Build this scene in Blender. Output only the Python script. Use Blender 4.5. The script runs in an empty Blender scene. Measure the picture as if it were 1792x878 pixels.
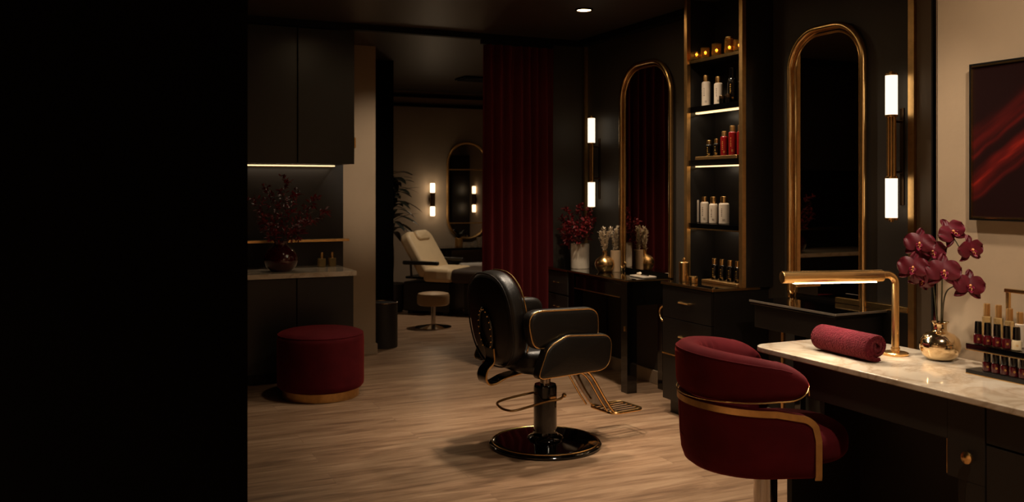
import bpy, bmesh, math, random
from mathutils import Vector, Matrix, Quaternion
random.seed(7)
S = bpy.context.scene
COL = S.collection
PI = math.pi

# ------------------------------------------------------------------ camera
W_PX, H_PX, F_PX, CX, HY = 1792, 878, 1588.0, 896.0, 330.0
YAW = math.atan(726 / 1588.0)
EYE = 1.45
FX, FY = math.sin(YAW), math.cos(YAW)
RX, RY = math.cos(YAW), -math.sin(YAW)
def ray(px):
    u = (px - CX) / F_PX
    return FX + u * RX, FY + u * RY
def at_z(px, py, h):            # point of height h seen at a pixel
    t = (EYE - h) * F_PX / (py - HY)
    d = ray(px)
    return Vector((d[0] * t, d[1] * t, h))
def at_t(px, py, t):            # point at a depth
    d = ray(px)
    return Vector((d[0] * t, d[1] * t, EYE - (py - HY) * t / F_PX))
def y_on(px, X):
    d = ray(px)
    return d[1] / d[0] * X
cam_d = bpy.data.cameras.new('camera')
cam_d.sensor_width = 36
cam_d.lens = F_PX / W_PX * 36
cam_d.shift_y = (HY - H_PX / 2) / W_PX
cam_d.clip_start = 0.05
cam_d.dof.use_dof = True
cam_d.dof.focus_distance = 4.3
cam_d.dof.aperture_fstop = 3.6
cam = bpy.data.objects.new('camera', cam_d)
cam.location = (0, 0, EYE)
cam.rotation_euler = (PI / 2, 0, -YAW)
COL.objects.link(cam)
S.camera = cam

# ------------------------------------------------------------------ materials
def lin(c):
    return tuple(((v / 255) / 12.92 if v / 255 <= 0.04045 else ((v / 255 + 0.055) / 1.055) ** 2.4) for v in c) + (1,)
def mat(name, col, rough=0.5, metal=0.0, var=0.0, scale=8, bump=0.0, bscale=60, coat=0, sheen=0, trans=0,
        emit=None, estr=0, spec=0.5, ior=1.45, stretch=(1, 1, 1), sheencol=None):
    m = bpy.data.materials.new(name)
    m.use_nodes = True
    nt = m.node_tree
    b = nt.nodes['Principled BSDF']
    c = lin(col)
    b.inputs['Base Color'].default_value = c
    b.inputs['Roughness'].default_value = rough
    b.inputs['Metallic'].default_value = metal
    b.inputs['Specular IOR Level'].default_value = spec
    b.inputs['IOR'].default_value = ior
    if coat:
        b.inputs['Coat Weight'].default_value = coat
        b.inputs['Coat Roughness'].default_value = 0.06
    if sheen:
        b.inputs['Sheen Weight'].default_value = sheen
        b.inputs['Sheen Roughness'].default_value = 0.35
        if sheencol: b.inputs['Sheen Tint'].default_value = lin(sheencol)
    if trans: b.inputs['Transmission Weight'].default_value = trans
    if emit:
        b.inputs['Emission Color'].default_value = lin(emit)
        b.inputs['Emission Strength'].default_value = estr
    tc = nt.nodes.new('ShaderNodeTexCoord')
    mp = nt.nodes.new('ShaderNodeMapping')
    mp.inputs['Scale'].default_value = stretch
    nt.links.new(tc.outputs['Object'], mp.inputs['Vector'])
    n = nt.nodes.new('ShaderNodeTexNoise')
    n.inputs['Scale'].default_value = scale
    n.inputs['Detail'].default_value = 5
    nt.links.new(mp.outputs['Vector'], n.inputs['Vector'])
    if var:
        r = nt.nodes.new('ShaderNodeValToRGB')
        r.color_ramp.elements[0].position = 0.3
        r.color_ramp.elements[1].position = 0.7
        r.color_ramp.elements[0].color = tuple(v * (1 - var) for v in c[:3]) + (1,)
        r.color_ramp.elements[1].color = tuple(min(1, v * (1 + var)) for v in c[:3]) + (1,)
        nt.links.new(n.outputs['Fac'], r.inputs['Fac'])
        nt.links.new(r.outputs['Color'], b.inputs['Base Color'])
    if bump:
        n2 = nt.nodes.new('ShaderNodeTexNoise')
        n2.inputs['Scale'].default_value = bscale
        n2.inputs['Detail'].default_value = 4
        nt.links.new(mp.outputs['Vector'], n2.inputs['Vector'])
        bp = nt.nodes.new('ShaderNodeBump')
        bp.inputs['Strength'].default_value = bump
        bp.inputs['Distance'].default_value = 0.01
        nt.links.new(n2.outputs['Fac'], bp.inputs['Height'])
        nt.links.new(bp.outputs['Normal'], b.inputs['Normal'])
    return m

M = {}
M['brass'] = mat('brass', (232, 188, 124), 0.26, 1.0, var=0.08, scale=20)
M['champagne'] = mat('champagne_gold', (236, 210, 168), 0.12, 1.0, var=0.05, scale=20)
M['brass_soft'] = mat('brushed_brass', (214, 170, 110), 0.38, 1.0, var=0.1, scale=30)
M['bronze'] = mat('dark_bronze', (96, 74, 54), 0.3, 1.0, var=0.1)
M['chrome'] = mat('chrome', (190, 180, 170), 0.12, 1.0, var=0.05)
M['darkwall'] = mat('charcoal_paint', (58, 52, 45), 0.55, var=0.08, scale=3, bump=0.03, bscale=90, spec=0.3)
M['tanwall'] = mat('taupe_plaster', (164, 142, 116), 0.75, var=0.07, scale=2.5, bump=0.06, bscale=30)
M['backwall'] = mat('grey_taupe_plaster', (150, 132, 112), 0.8, var=0.07, scale=2, bump=0.05, bscale=30)
M['black_wall'] = mat('black_felt_wall', (6, 5, 4), 0.95, var=0.1, scale=4, spec=0.05)  # column's own black; also the darkness put into the added left screen
M['ceiling'] = mat('dark_satin_ceiling', (62, 52, 43), 0.42, var=0.08, scale=1.2, bump=0.02, bscale=4, spec=0.45)
M['black_trim'] = mat('black_trim', (10, 9, 8), 0.6, var=0.1, spec=0.2)
M['cabinet'] = mat('black_satin_lacquer', (28, 25, 22), 0.34, var=0.06, scale=4, spec=0.5)
M['lit_wall'] = mat('lit_wall_brown', (104, 88, 70), 0.6, var=0.06, scale=3)  # brown of the dark wall where lit, put into the colour
M['steel'] = mat('brushed_steel', (220, 212, 200), 0.45, 1.0, var=0.05)
M['niche'] = mat('black_brown_panel', (24, 20, 17), 0.4, var=0.06, scale=4)
M['cabinet_matte'] = mat('charcoal_matte_lacquer', (44, 39, 34), 0.5, var=0.06, scale=4, spec=0.4)
M['gloss'] = mat('black_gloss', (6, 5, 5), 0.08, var=0.1, scale=5, coat=0.6)
M['leather'] = mat('black_leather', (24, 21, 18), 0.36, var=0.15, scale=10, bump=0.12, bscale=160, spec=0.55)
M['velvet'] = mat('burgundy_velvet', (80, 17, 23), 0.85, var=0.18, scale=9, bump=0.1, bscale=300, sheen=0.45, sheencol=(200, 66, 58), spec=0.15)
M['curtain'] = mat('wine_curtain', (86, 24, 27), 0.8, var=0.15, scale=12, bump=0.08, bscale=200, sheen=0.3, sheencol=(170, 50, 50), spec=0.2, stretch=(1, 1, .2))
M['towel'] = mat('red_terry', (76, 18, 27), 0.95, var=0.22, scale=70, bump=1.0, bscale=150, sheen=0.25, sheencol=(230, 130, 130), spec=0.1)
M['cream'] = mat('cream_leather', (216, 190, 150), 0.45, var=0.05, scale=6, bump=0.05, bscale=120)
M['brown'] = mat('brown_blanket', (62, 49, 38), 0.55, var=0.1, scale=8, bump=0.1, bscale=80)
M['stone_seat'] = mat('beige_leather', (176, 146, 112), 0.4, var=0.06)
M['white_plastic'] = mat('ivory_plastic', (198, 182, 162), 0.38, var=0.03)
M['ceramic'] = mat('cream_ceramic', (214, 198, 176), 0.2, var=0.08, scale=14, bump=0.12, bscale=14, coat=0.4)
M['black_glass'] = mat('black_glass', (10, 8, 7), 0.06, var=0.1, coat=0.5)
M['red_glass'] = mat('red_bottle', (120, 20, 20), 0.12, var=0.1, coat=0.5)
M['amber'] = mat('amber_glass', (255, 190, 90), 0.05, trans=0.9, var=0.02)
M['flame'] = mat('candle_flame', (255, 190, 90), 0.5, emit=(255, 170, 70), estr=5)
M['glass'] = mat('clear_glass', (250, 240, 225), 0.03, trans=0.95)
M['perfume'] = mat('amber_perfume_glass', (240, 205, 140), 0.06, trans=0.75)
M['wine_glass'] = mat('wine_red_glaze', (60, 10, 14), 0.08, var=0.15, coat=0.8)
M['leaf_dark'] = mat('dark_green_leaf', (22, 26, 18), 0.45, var=0.2)
M['leaf_red'] = mat('crimson_leaf', (118, 24, 28), 0.5, var=0.35, scale=25)
M['leaf_dried'] = mat('dried_cream_flower', (222, 204, 176), 0.8, var=0.12, scale=40)
M['twig'] = mat('dark_twig', (52, 36, 26), 0.7, var=0.2)
M['stem'] = mat('olive_stem', (64, 58, 34), 0.5, var=0.2)
M['orchid_throat'] = mat('orchid_throat', (232, 160, 100), 0.5, var=0.2, scale=60)
M['lip'] = mat('orchid_lip', (110, 14, 44), 0.4, var=0.3, scale=80)
M['polish_red'] = mat('wine_nail_polish', (72, 12, 20), 0.1, var=0.1, coat=0.6)
M['polish_cream'] = mat('ivory_nail_polish', (214, 196, 160), 0.12, var=0.05, coat=0.6)
M['mirror'] = mat('mirror_silver', (214, 204, 192), 0.015, 1.0, var=0.01)
M['print'] = mat('grey_print', (96, 82, 70), 0.6, var=0.1)
M['print_gold'] = mat('gold_print', (214, 164, 84), 0.4, 0.6, var=0.1)
M['shade'] = mat('glowing_opal_glass', (255, 236, 206), 0.4, emit=(255, 236, 206), estr=1.5)
M['shade_far'] = mat('glowing_opal_glass_far', (255, 236, 206), 0.4, emit=(255, 226, 186), estr=4.0)
M['led'] = mat('led_strip', (255, 230, 190), 0.4, emit=(255, 210, 150), estr=2.2)
M['led_lamp'] = mat('led_lamp_strip', (255, 235, 205), 0.4, emit=(255, 226, 180), estr=12)
M['bulb'] = mat('downlight_bulb', (255, 235, 205), 0.4, emit=(255, 220, 170), estr=60)
M['porcelain'] = mat('white_cloth', (210, 200, 186), 0.7, var=0.06)

def petal_mat():
    m = mat('orchid_petal', (90, 13, 30), 0.45, var=0.16, scale=30, sheen=0.08, sheencol=(240, 130, 150))
    return m
M['petal'] = petal_mat()

def oak_mat():
    m = bpy.data.materials.new('oak_planks'); m.use_nodes = True
    nt = m.node_tree; N = nt.nodes; L = nt.links
    b = N['Principled BSDF']
    tc = N.new('ShaderNodeTexCoord')
    br = N.new('ShaderNodeTexBrick')
    br.inputs['Scale'].default_value = 1.0
    br.inputs['Brick Width'].default_value = 1.7
    br.inputs['Row Height'].default_value = 0.2
    br.inputs['Mortar Size'].default_value = 0.0016
    br.inputs['Mortar Smooth'].default_value = 0.3
    br.inputs['Bias'].default_value = -0.1
    br.offset = 0.37
    br.inputs['Color1'].default_value = (0.62, 0.62, 0.62, 1)
    br.inputs['Color2'].default_value = (0.42, 0.42, 0.42, 1)
    br.inputs['Mortar'].default_value = (0.16, 0.16, 0.16, 1)
    L.new(tc.outputs['Object'], br.inputs['Vector'])
    mp = N.new('ShaderNodeMapping'); mp.inputs['Scale'].default_value = (0.9, 9, 1)
    L.new(tc.outputs['Object'], mp.inputs['Vector'])
    add = N.new('ShaderNodeVectorMath'); add.operation = 'ADD'
    sc = N.new('ShaderNodeVectorMath'); sc.operation = 'SCALE'; sc.inputs['Scale'].default_value = 7.0
    L.new(br.outputs['Color'], sc.inputs[0])
    L.new(mp.outputs['Vector'], add.inputs[0]); L.new(sc.outputs['Vector'], add.inputs[1])
    n = N.new('ShaderNodeTexNoise'); n.inputs['Scale'].default_value = 1.7; n.inputs['Detail'].default_value = 8
    n.inputs['Roughness'].default_value = 0.62; n.inputs['Distortion'].default_value = 0.8
    L.new(add.outputs['Vector'], n.inputs['Vector'])
    n2 = N.new('ShaderNodeTexNoise'); n2.inputs['Scale'].default_value = 9; n2.inputs['Detail'].default_value = 6
    L.new(add.outputs['Vector'], n2.inputs['Vector'])
    r = N.new('ShaderNodeValToRGB')
    e = r.color_ramp.elements
    e[0].position = 0.33; e[0].color = lin((122, 94, 71))
    e[1].position = 0.66; e[1].color = lin((186, 154, 123))
    x = e.new(0.5); x.color = lin((162, 129, 100))
    mixn = N.new('ShaderNodeMath'); mixn.operation = 'MULTIPLY_ADD'; mixn.inputs[1].default_value = 0.22
    L.new(n2.outputs['Fac'], mixn.inputs[0])
    sub = N.new('ShaderNodeMath'); sub.operation = 'SUBTRACT'; sub.inputs[1].default_value = 0.11
    L.new(n.outputs['Fac'], sub.inputs[0]); L.new(sub.outputs[0], mixn.inputs[2])
    L.new(mixn.outputs[0], r.inputs['Fac'])
    mul = N.new('ShaderNodeMix'); mul.data_type = 'RGBA'; mul.blend_type = 'MULTIPLY'; mul.inputs[0].default_value = 0.42
    bb = N.new('ShaderNodeBrightContrast'); bb.inputs['Bright'].default_value = 0.42
    L.new(br.outputs['Color'], bb.inputs['Color'])
    L.new(r.outputs['Color'], mul.inputs[6]); L.new(bb.outputs['Color'], mul.inputs[7])
    L.new(mul.outputs[2], b.inputs['Base Color'])
    b.inputs['Roughness'].default_value = 0.36
    b.inputs['Specular IOR Level'].default_value = 0.4
    bp = N.new('ShaderNodeBump'); bp.inputs['Strength'].default_value = 0.12; bp.inputs['Distance'].default_value = 0.004
    L.new(n.outputs['Fac'], bp.inputs['Height']); L.new(bp.outputs['Normal'], b.inputs['Normal'])
    return m
M['oak'] = oak_mat()

def marble_mat():
    m = bpy.data.materials.new('pale_marble'); m.use_nodes = True
    nt = m.node_tree; N = nt.nodes; L = nt.links
    b = N['Principled BSDF']
    tc = N.new('ShaderNodeTexCoord')
    n = N.new('ShaderNodeTexNoise'); n.inputs['Scale'].default_value = 2.6; n.inputs['Detail'].default_value = 9
    n.inputs['Distortion'].default_value = 1.4; n.inputs['Roughness'].default_value = 0.6
    L.new(tc.outputs['Object'], n.inputs['Vector'])
    r = N.new('ShaderNodeValToRGB'); e = r.color_ramp.elements
    e[0].position = 0.0; e[0].color = lin((206, 190, 168))
    e[1].position = 1.0; e[1].color = lin((214, 200, 180))
    for p, c in ((0.42, (208, 192, 170)), (0.475, (198, 180, 157)), (0.5, (178, 158, 134)), (0.525, (198, 180, 157)), (0.58, (212, 198, 178))):
        x = e.new(p); x.color = lin(c)
    L.new(n.outputs['Fac'], r.inputs['Fac'])
    L.new(r.outputs['Color'], b.inputs['Base Color'])
    b.inputs['Roughness'].default_value = 0.06
    b.inputs['Specular IOR Level'].default_value = 0.5
    return m
M['marble'] = marble_mat()

def painting_mat():                      # dark maroon canvas with slanting red brush strokes
    m = bpy.data.materials.new('abstract_red_canvas'); m.use_nodes = True
    nt = m.node_tree; N = nt.nodes; L = nt.links
    b = N['Principled BSDF']; b.inputs['Roughness'].default_value = 0.6; b.inputs['Specular IOR Level'].default_value = 0.12
    tc = N.new('ShaderNodeTexCoord')
    sx = N.new('ShaderNodeSeparateXYZ'); L.new(tc.outputs['Object'], sx.inputs[0])
    def math_(op, a, bb, c=None):
        q = N.new('ShaderNodeMath'); q.operation = op
        for i, v in enumerate((a, bb, c)):
            if v is None: continue
            if isinstance(v, (int, float)): q.inputs[i].default_value = v
            else: L.new(v, q.inputs[i])
        return q.outputs[0]
    # along the stroke: s ; across: w   (u = -y runs to the viewer's side)
    u = math_('MULTIPLY', sx.outputs['Y'], -1.0); v = sx.outputs['Z']
    ca, sa = math.cos(0.62), math.sin(0.62)
    s = math_('ADD', math_('MULTIPLY', u, ca), math_('MULTIPLY', v, sa))
    w = math_('SUBTRACT', math_('MULTIPLY', v, ca), math_('MULTIPLY', u, sa))
    cb = N.new('ShaderNodeCombineXYZ')
    L.new(math_('MULTIPLY', s, 1.6), cb.inputs[0]); L.new(math_('MULTIPLY', w, 16.0), cb.inputs[1])
    n = N.new('ShaderNodeTexNoise'); n.inputs['Scale'].default_value = 1.5; n.inputs['Detail'].default_value = 8
    n.inputs['Distortion'].default_value = 0.5
    L.new(cb.outputs[0], n.inputs['Vector'])
    cb2 = N.new('ShaderNodeCombineXYZ'); L.new(math_('MULTIPLY', s, 3.0), cb2.inputs[0])
    nb = N.new('ShaderNodeTexNoise'); nb.inputs['Scale'].default_value = 1.2; L.new(cb2.outputs[0], nb.inputs['Vector'])
    w2 = math_('ADD', w, math_('MULTIPLY', math_('SUBTRACT', nb.outputs['Fac'], 0.5), 0.10))
    def band(c, hw):                      # soft bump around w=c
        return math_('MAXIMUM', math_('SUBTRACT', 1.0, math_('DIVIDE', math_('ABSOLUTE', math_('SUBTRACT', w2, c), 0.0), hw)), 0.0)
    main = band(0.058, 0.042); thin = band(0.135, 0.010); broad = band(0.175, 0.06); low = band(0.008, 0.016)
    fac = math_('ADD', math_('MULTIPLY', main, 0.85), math_('MULTIPLY', broad, 0.35))
    fac = math_('ADD', fac, math_('MULTIPLY', thin, 0.35))
    fac = math_('ADD', fac, math_('MULTIPLY', low, 0.3))
    tex = math_('MULTIPLY', math_('MAXIMUM', math_('SUBTRACT', n.outputs['Fac'], 0.28), 0.0), 2.4)
    fac = math_('MULTIPLY', fac, tex)
    r = N.new('ShaderNodeValToRGB'); e = r.color_ramp.elements
    e[0].position = 0; e[0].color = lin((26, 7, 7)); e[1].position = 1; e[1].color = lin((200, 66, 36))
    x = e.new(0.35); x.color = lin((84, 16, 13)); x = e.new(0.65); x.color = lin((150, 36, 22))
    L.new(fac, r.inputs['Fac']); L.new(r.outputs['Color'], b.inputs['Base Color'])
    return m
M['painting'] = painting_mat()

# ------------------------------------------------------------------ mesh builder
class MB:
    def __init__(s): s.bm = bmesh.new()
    def loft(s, rings, closed=True, cap=True, loop=False):
        vs = [[s.bm.verts.new(p) for p in r] for r in rings]
        n = len(rings[0]); m = len(rings)
        for i in range(m if loop else m - 1):
            a, b = vs[i], vs[(i + 1) % m]
            for j in range(n if closed else n - 1):
                k = (j + 1) % n
                try: s.bm.faces.new((a[j], a[k], b[k], b[j]))
                except ValueError: pass
        if cap and closed and not loop:
            for r in (vs[0][::-1], vs[-1]):
                try: s.bm.faces.new(r)
                except ValueError: pass
        return s
    def box(s, x0, y0, z0, x1, y1, z1, bev=0.0, mtx=None, seg=2):
        x0, x1 = min(x0, x1), max(x0, x1); y0, y1 = min(y0, y1), max(y0, y1); z0, z1 = min(z0, z1), max(z0, z1)
        c = [(x0, y0, z0), (x1, y0, z0), (x1, y1, z0), (x0, y1, z0), (x0, y0, z1), (x1, y0, z1), (x1, y1, z1), (x0, y1, z1)]
        v = [s.bm.verts.new(mtx @ Vector(p) if mtx else p) for p in c]
        fs = [s.bm.faces.new([v[i] for i in f]) for f in ((3, 2, 1, 0), (4, 5, 6, 7), (0, 1, 5, 4), (1, 2, 6, 5), (2, 3, 7, 6), (3, 0, 4, 7))]
        if bev:
            es = list({e for f in fs for e in f.edges})
            bmesh.ops.bevel(s.bm, geom=es, offset=bev, segments=seg, profile=0.5, affect='EDGES')
        return s
    def tube(s, pts, r, seg=10, loop=False, cap=True):
        pts = [Vector(p) for p in pts]
        n = len(pts)
        rr = r if isinstance(r, (list, tuple)) else [r] * n
        rings = []; up = None
        for i, p in enumerate(pts):
            if loop: t = (pts[(i + 1) % n] - pts[i - 1])
            else: t = pts[min(i + 1, n - 1)] - pts[max(i - 1, 0)]
            if t.length < 1e-9: t = Vector((0, 0, 1))
            t.normalize()
            if up is None:
                up = Vector((0, 0, 1)) if abs(t.z) < 0.9 else Vector((1, 0, 0))
            up = (up - t * up.dot(t))
            if up.length < 1e-6: up = t.orthogonal()
            up.normalize()
            sd = t.cross(up)
            rings.append([p + (up * math.cos(2 * PI * k / seg) + sd * math.sin(2 * PI * k / seg)) * rr[i] for k in range(seg)])
        return s.loft(rings, True, cap, loop)
    def cyl(s, p0, p1, r0, r1=None, seg=24, bev=0.0):
        r1 = r0 if r1 is None else r1
        p0, p1 = Vector(p0), Vector(p1)
        if bev:
            d = (p1 - p0).normalized() * bev
            return s.tube([p0, p0 + d * .3, p0 + d, p1 - d, p1 - d * .3, p1], [r0 - bev, r0 - bev * .3, r0, r1, r1 - bev * .3, r1 - bev], seg)
        return s.tube([p0, p1], [r0, r1], seg)
    def lathe(s, prof, c=(0, 0, 0), seg=32, sx=1, sy=1):
        rings = []
        for r, z in prof:
            r = max(r, 0.0004)
            rings.append([Vector((c[0] + sx * r * math.cos(2 * PI * k / seg), c[1] + sy * r * math.sin(2 * PI * k / seg), c[2] + z)) for k in range(seg)])
        return s.loft(rings)
    def ball(s, c, rx, ry=None, rz=None, seg=16, rings=10, mtx=None):
        ry = rx if ry is None else ry; rz = rx if rz is None else rz
        rg = []
        for i in range(rings + 1):
            a = -PI / 2 + PI * i / rings
            q = max(math.cos(a), 0.004)
            rg.append([])
            for k in range(seg):
                v = Vector((rx * q * math.cos(2 * PI * k / seg), ry * q * math.sin(2 * PI * k / seg), rz * math.sin(a)))
                if mtx: v = mtx @ v
                rg[-1].append(Vector(c) + v)
        return s.loft(rg)
    def pad(s, outline, o, u, v, t, e=0.02, bulge=0.0, steps=5):
        """cushion: outline (2D) in plane o+u,v ; thickness t along u x v ; rounded rim e ; bulging faces"""
        o, u, v = Vector(o), Vector(u).normalized(), Vector(v).normalized()
        n = u.cross(v)
        m = len(outline)
        nor = []
        for i in range(m):
            a, b = outline[i - 1], outline[(i + 1) % m]
            d = Vector((b[1] - a[1], -(b[0] - a[0])))
            if d.length: d.normalize()
            nor.append(d)
        cxy = (sum(p[0] for p in outline) / m, sum(p[1] for p in outline) / m)
        def ring(inset, h, sc=1.0):
            r = []
            for (x, y), d in zip(outline, nor):
                x, y = x - d.x * inset, y - d.y * inset
                x, y = cxy[0] + (x - cxy[0]) * sc, cxy[1] + (y - cxy[1]) * sc
                r.append(o + u * x + v * y + n * h)
            return r
        rings = []
        for sc in (0.02, 0.35, 0.65, 0.85): rings.append(ring(e, -t / 2 - bulge * (1 - sc ** 2), sc))
        for k in range(steps + 1):
            a = -PI / 2 + k * PI / 2 / steps
            rings.append(ring(e * (1 - math.cos(a)), -t / 2 + e + e * math.sin(a)))
        for k in range(steps + 1):
            a = k * PI / 2 / steps
            rings.append(ring(e * (1 - math.cos(a)), t / 2 - e + e * math.sin(a)))
        for sc in (0.85, 0.65, 0.35, 0.02): rings.append(ring(e, t / 2 + bulge * (1 - sc ** 2), sc))
        return s.loft(rings)
    def prism(s, outline, o, u, v, t):
        o, u, v = Vector(o), Vector(u).normalized(), Vector(v).normalized()
        n = u.cross(v)
        return s.loft([[o + u * x + v * y + n * h for x, y in outline] for h in (-t / 2, t / 2)])
    def ribbon(s, pts, nors, w, t):
        pts = [Vector(p) for p in pts]; rings = []
        for i, p in enumerate(pts):
            tg = (pts[min(i + 1, len(pts) - 1)] - pts[max(i - 1, 0)]).normalized()
            n = Vector(nors[i]); n = (n - tg * n.dot(tg)).normalized()
            b = tg.cross(n)
            rings.append([p + b * w / 2 - n * t / 2, p + b * w / 2 + n * t / 2, p - b * w / 2 + n * t / 2, p - b * w / 2 - n * t / 2])
        return s.loft(rings)
    def leaf(s, p, d, up, L, w, fold=0.25, droop=0.0, seg=4):
        """pointed leaf: spine from p along d, two rows each side"""
        p, d = Vector(p), Vector(d).normalized(); up = Vector(up)
        sd = d.cross(up)
        if sd.length < 1e-5: sd = d.orthogonal()
        sd.normalize(); up = sd.cross(d)
        rows = []
        for i in range(seg + 1):
            f = i / seg
            ww = w / 2 * math.sin(PI * min(1, 0.06 + f * 0.94)) ** 0.8
            c = p + d * L * f - Vector((0, 0, 1)) * droop * f * f
            rows.append([s.bm.verts.new(c + sd * ww + up * ww * fold), s.bm.verts.new(c), s.bm.verts.new(c - sd * ww + up * ww * fold)])
        for a, b in zip(rows, rows[1:]):
            for j in (0, 1):
                s.bm.faces.new((a[j], a[j + 1], b[j + 1], b[j]))
        return s
    def build(s, name, m, parent=None, world=False, smooth=True, angle=38, mats=None):
        me = bpy.data.meshes.new(name)
        bmesh.ops.recalc_face_normals(s.bm, faces=s.bm.faces)
        s.bm.to_mesh(me); s.bm.free()
        if smooth and len(me.polygons):
            me.polygons.foreach_set('use_smooth', [True] * len(me.polygons))
            me.set_sharp_from_angle(angle=math.radians(angle))
        me.materials.append(M[m] if isinstance(m, str) else m)
        o = bpy.data.objects.new(name, me)
        COL.objects.link(o)
        if smooth and len(me.polygons) and len(me.vertices) < 30000:
            wn = o.modifiers.new('weighted_normal', 'WEIGHTED_NORMAL'); wn.keep_sharp = True; wn.weight = 100
        if parent is not None:
            o.parent = parent
            if world:
                r = parent
                mw = Matrix.Translation(r.location) @ r.rotation_euler.to_matrix().to_4x4()
                if r.parent: mw = (Matrix.Translation(r.parent.location) @ r.parent.rotation_euler.to_matrix().to_4x4()) @ mw
                me.transform(mw.inverted())
        return o

def rr(w, h, r, n=6, cx=0, cy=0):                 # rounded rectangle, r = one radius or (bl, br, tr, tl)
    if not isinstance(r, (tuple, list)): r = (r,) * 4
    pts = []
    cs = [(-w / 2, -h / 2, PI), (w / 2, -h / 2, 1.5 * PI), (w / 2, h / 2, 0), (-w / 2, h / 2, PI / 2)]
    sg = [(1, 1), (-1, 1), (-1, -1), (1, -1)]
    for (x, y, a0), q, (sx, sy) in zip(cs, r, sg):
        for k in range(n + 1):
            a = a0 + PI / 2 * k / n
            pts.append((cx + x + sx * q + q * math.cos(a), cy + y + sy * q + q * math.sin(a)))
    return pts
def spline(pts, n=8):                              # Catmull-Rom through the points
    P = [Vector(p) for p in pts]; out = []
    for i in range(len(P) - 1):
        a = P[i - 1] if i else P[0] * 2 - P[1]; b = P[i]; c = P[i + 1]
        d = P[i + 2] if i + 2 < len(P) else P[-1] * 2 - P[-2]
        for k in range(n):
            t = k / n
            out.append(0.5 * ((2 * b) + (c - a) * t + (2 * a - 5 * b + 4 * c - d) * t * t + (3 * b - a - 3 * c + d) * t ** 3))
    out.append(P[-1]); return out

def tag(o, label, cat, group=None, kind=None):
    o['label'] = label; o['category'] = cat
    if group: o['group'] = group
    if kind: o['kind'] = kind
    return o
def thing(name, label, cat, loc=(0, 0, 0), rz=0, group=None):
    o = bpy.data.objects.new(name, None); COL.objects.link(o)
    o.location = loc; o.rotation_euler = (0, 0, rz); o.empty_display_size = 0.05
    return tag(o, label, cat, group)
def struct(name, mb, m, parent=None):
    o = mb.build(name, m, parent, smooth=False); o['kind'] = 'structure'; return o
def copy_tree(o, loc=None, rz=None, label=None, parent=None):
    c = o.copy(); COL.objects.link(c)
    if parent: c.parent = parent
    if loc is not None: c.location = loc
    if rz is not None: c.rotation_euler = (0, 0, rz)
    if label: c['label'] = label
    for ch in list(o.children): copy_tree(ch, parent=c)
    return c
def spot(name, loc, power, angle=70, blend=1.0, size=0.05, col=(1.0, 0.82, 0.63), aim=None):
    l = bpy.data.lights.new(name, 'SPOT'); l.energy = power; l.spot_size = math.radians(angle); l.spot_blend = blend
    l.shadow_soft_size = size; l.color = col
    o = bpy.data.objects.new(name, l); o.location = loc; COL.objects.link(o)
    if aim: o.rotation_euler = (Vector(aim) - Vector(loc)).to_track_quat('-Z', 'Y').to_euler()
    return o
def area(name, loc, power, sx, sy, aim, col=(1.0, 0.80, 0.58), roll=None):
    l = bpy.data.lights.new(name, 'AREA'); l.energy = power; l.shape = 'RECTANGLE'; l.size = sx; l.size_y = sy; l.color = col
    o = bpy.data.objects.new(name, l); o.location = loc; COL.objects.link(o)
    z = -(Vector(aim)).normalized(); x = Vector(roll or (0, 1, 0)); x = (x - z * x.dot(z)).normalized(); y = z.cross(x)
    o.rotation_euler = Matrix((x, y, z)).transposed().to_euler()
    return o
def point(name, loc, power, size=0.03, col=(1.0, 0.76, 0.5)):
    l = bpy.data.lights.new(name, 'POINT'); l.energy = power; l.shadow_soft_size = size; l.color = col
    o = bpy.data.objects.new(name, l); o.location = loc; COL.objects.link(o); return o
# ------------------------------------------------------------------ the room
CEIL = 2.70
XW, XP = 3.78, 3.03            # mirror wall, taupe pier by the manicure desk
struct('floor', MB().box(-2.6, -1.2, -0.1, 5.7, 11.3, 0), 'oak')
struct('ceiling', MB().box(-2.6, -1.2, CEIL, 5.7, 11.3, CEIL + 0.1), 'ceiling')
struct('wall_right', MB().box(XW, 2.57, 0, XW + 0.12, 6.8, CEIL), 'darkwall')
struct('wall_right_pier', MB().box(XP, -1.2, 0, XW + 0.12, 2.57, CEIL), 'tanwall')
struct('wall_rear', MB().box(3.475, 6.8, 0, 5.7, 6.9, CEIL), 'darkwall')
struct('wall_back', MB().box(2.0, 11.1, 0, 5.7, 11.3, CEIL), 'backwall')
struct('wall_back_right', MB().box(5.6, 6.9, 0, 5.7, 11.1, CEIL), 'backwall')
struct('wall_back_left', MB().box(2.0, 7.9, 0, 2.1, 11.1, CEIL), 'backwall')
struct('wall_center', MB().box(-2.6, 7.75, 0, 2.225, 7.9, CEIL), 'tanwall')
struct('wall_niche', MB().box(-2.6, 7.45, 0, 1.862, 7.5, CEIL), 'niche')
struct('left_black_screen', MB().box(-2.6, 3.2, 0, 0.468, 3.3, CEIL), 'black_wall')  # added black screen in place of the fade to black
struct('wall_left_side', MB().box(-2.6, -1.2, 0, -2.5, 3.2, CEIL), 'tanwall')
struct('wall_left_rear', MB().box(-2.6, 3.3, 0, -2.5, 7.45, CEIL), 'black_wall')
struct('wall_front', MB().box(-2.5, -1.2, 0, XP, -1.1, CEIL), 'tanwall')
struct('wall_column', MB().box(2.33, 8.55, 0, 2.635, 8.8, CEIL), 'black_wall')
struct('baseboard_right', MB().box(XW - 0.018, 2.57, 0, XW, 6.78, 0.10, 0.003), 'tanwall')
struct('baseboard_back', MB().box(2.1, 11.08, 0, 5.6, 11.1, 0.13, 0.004), 'backwall')
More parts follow.
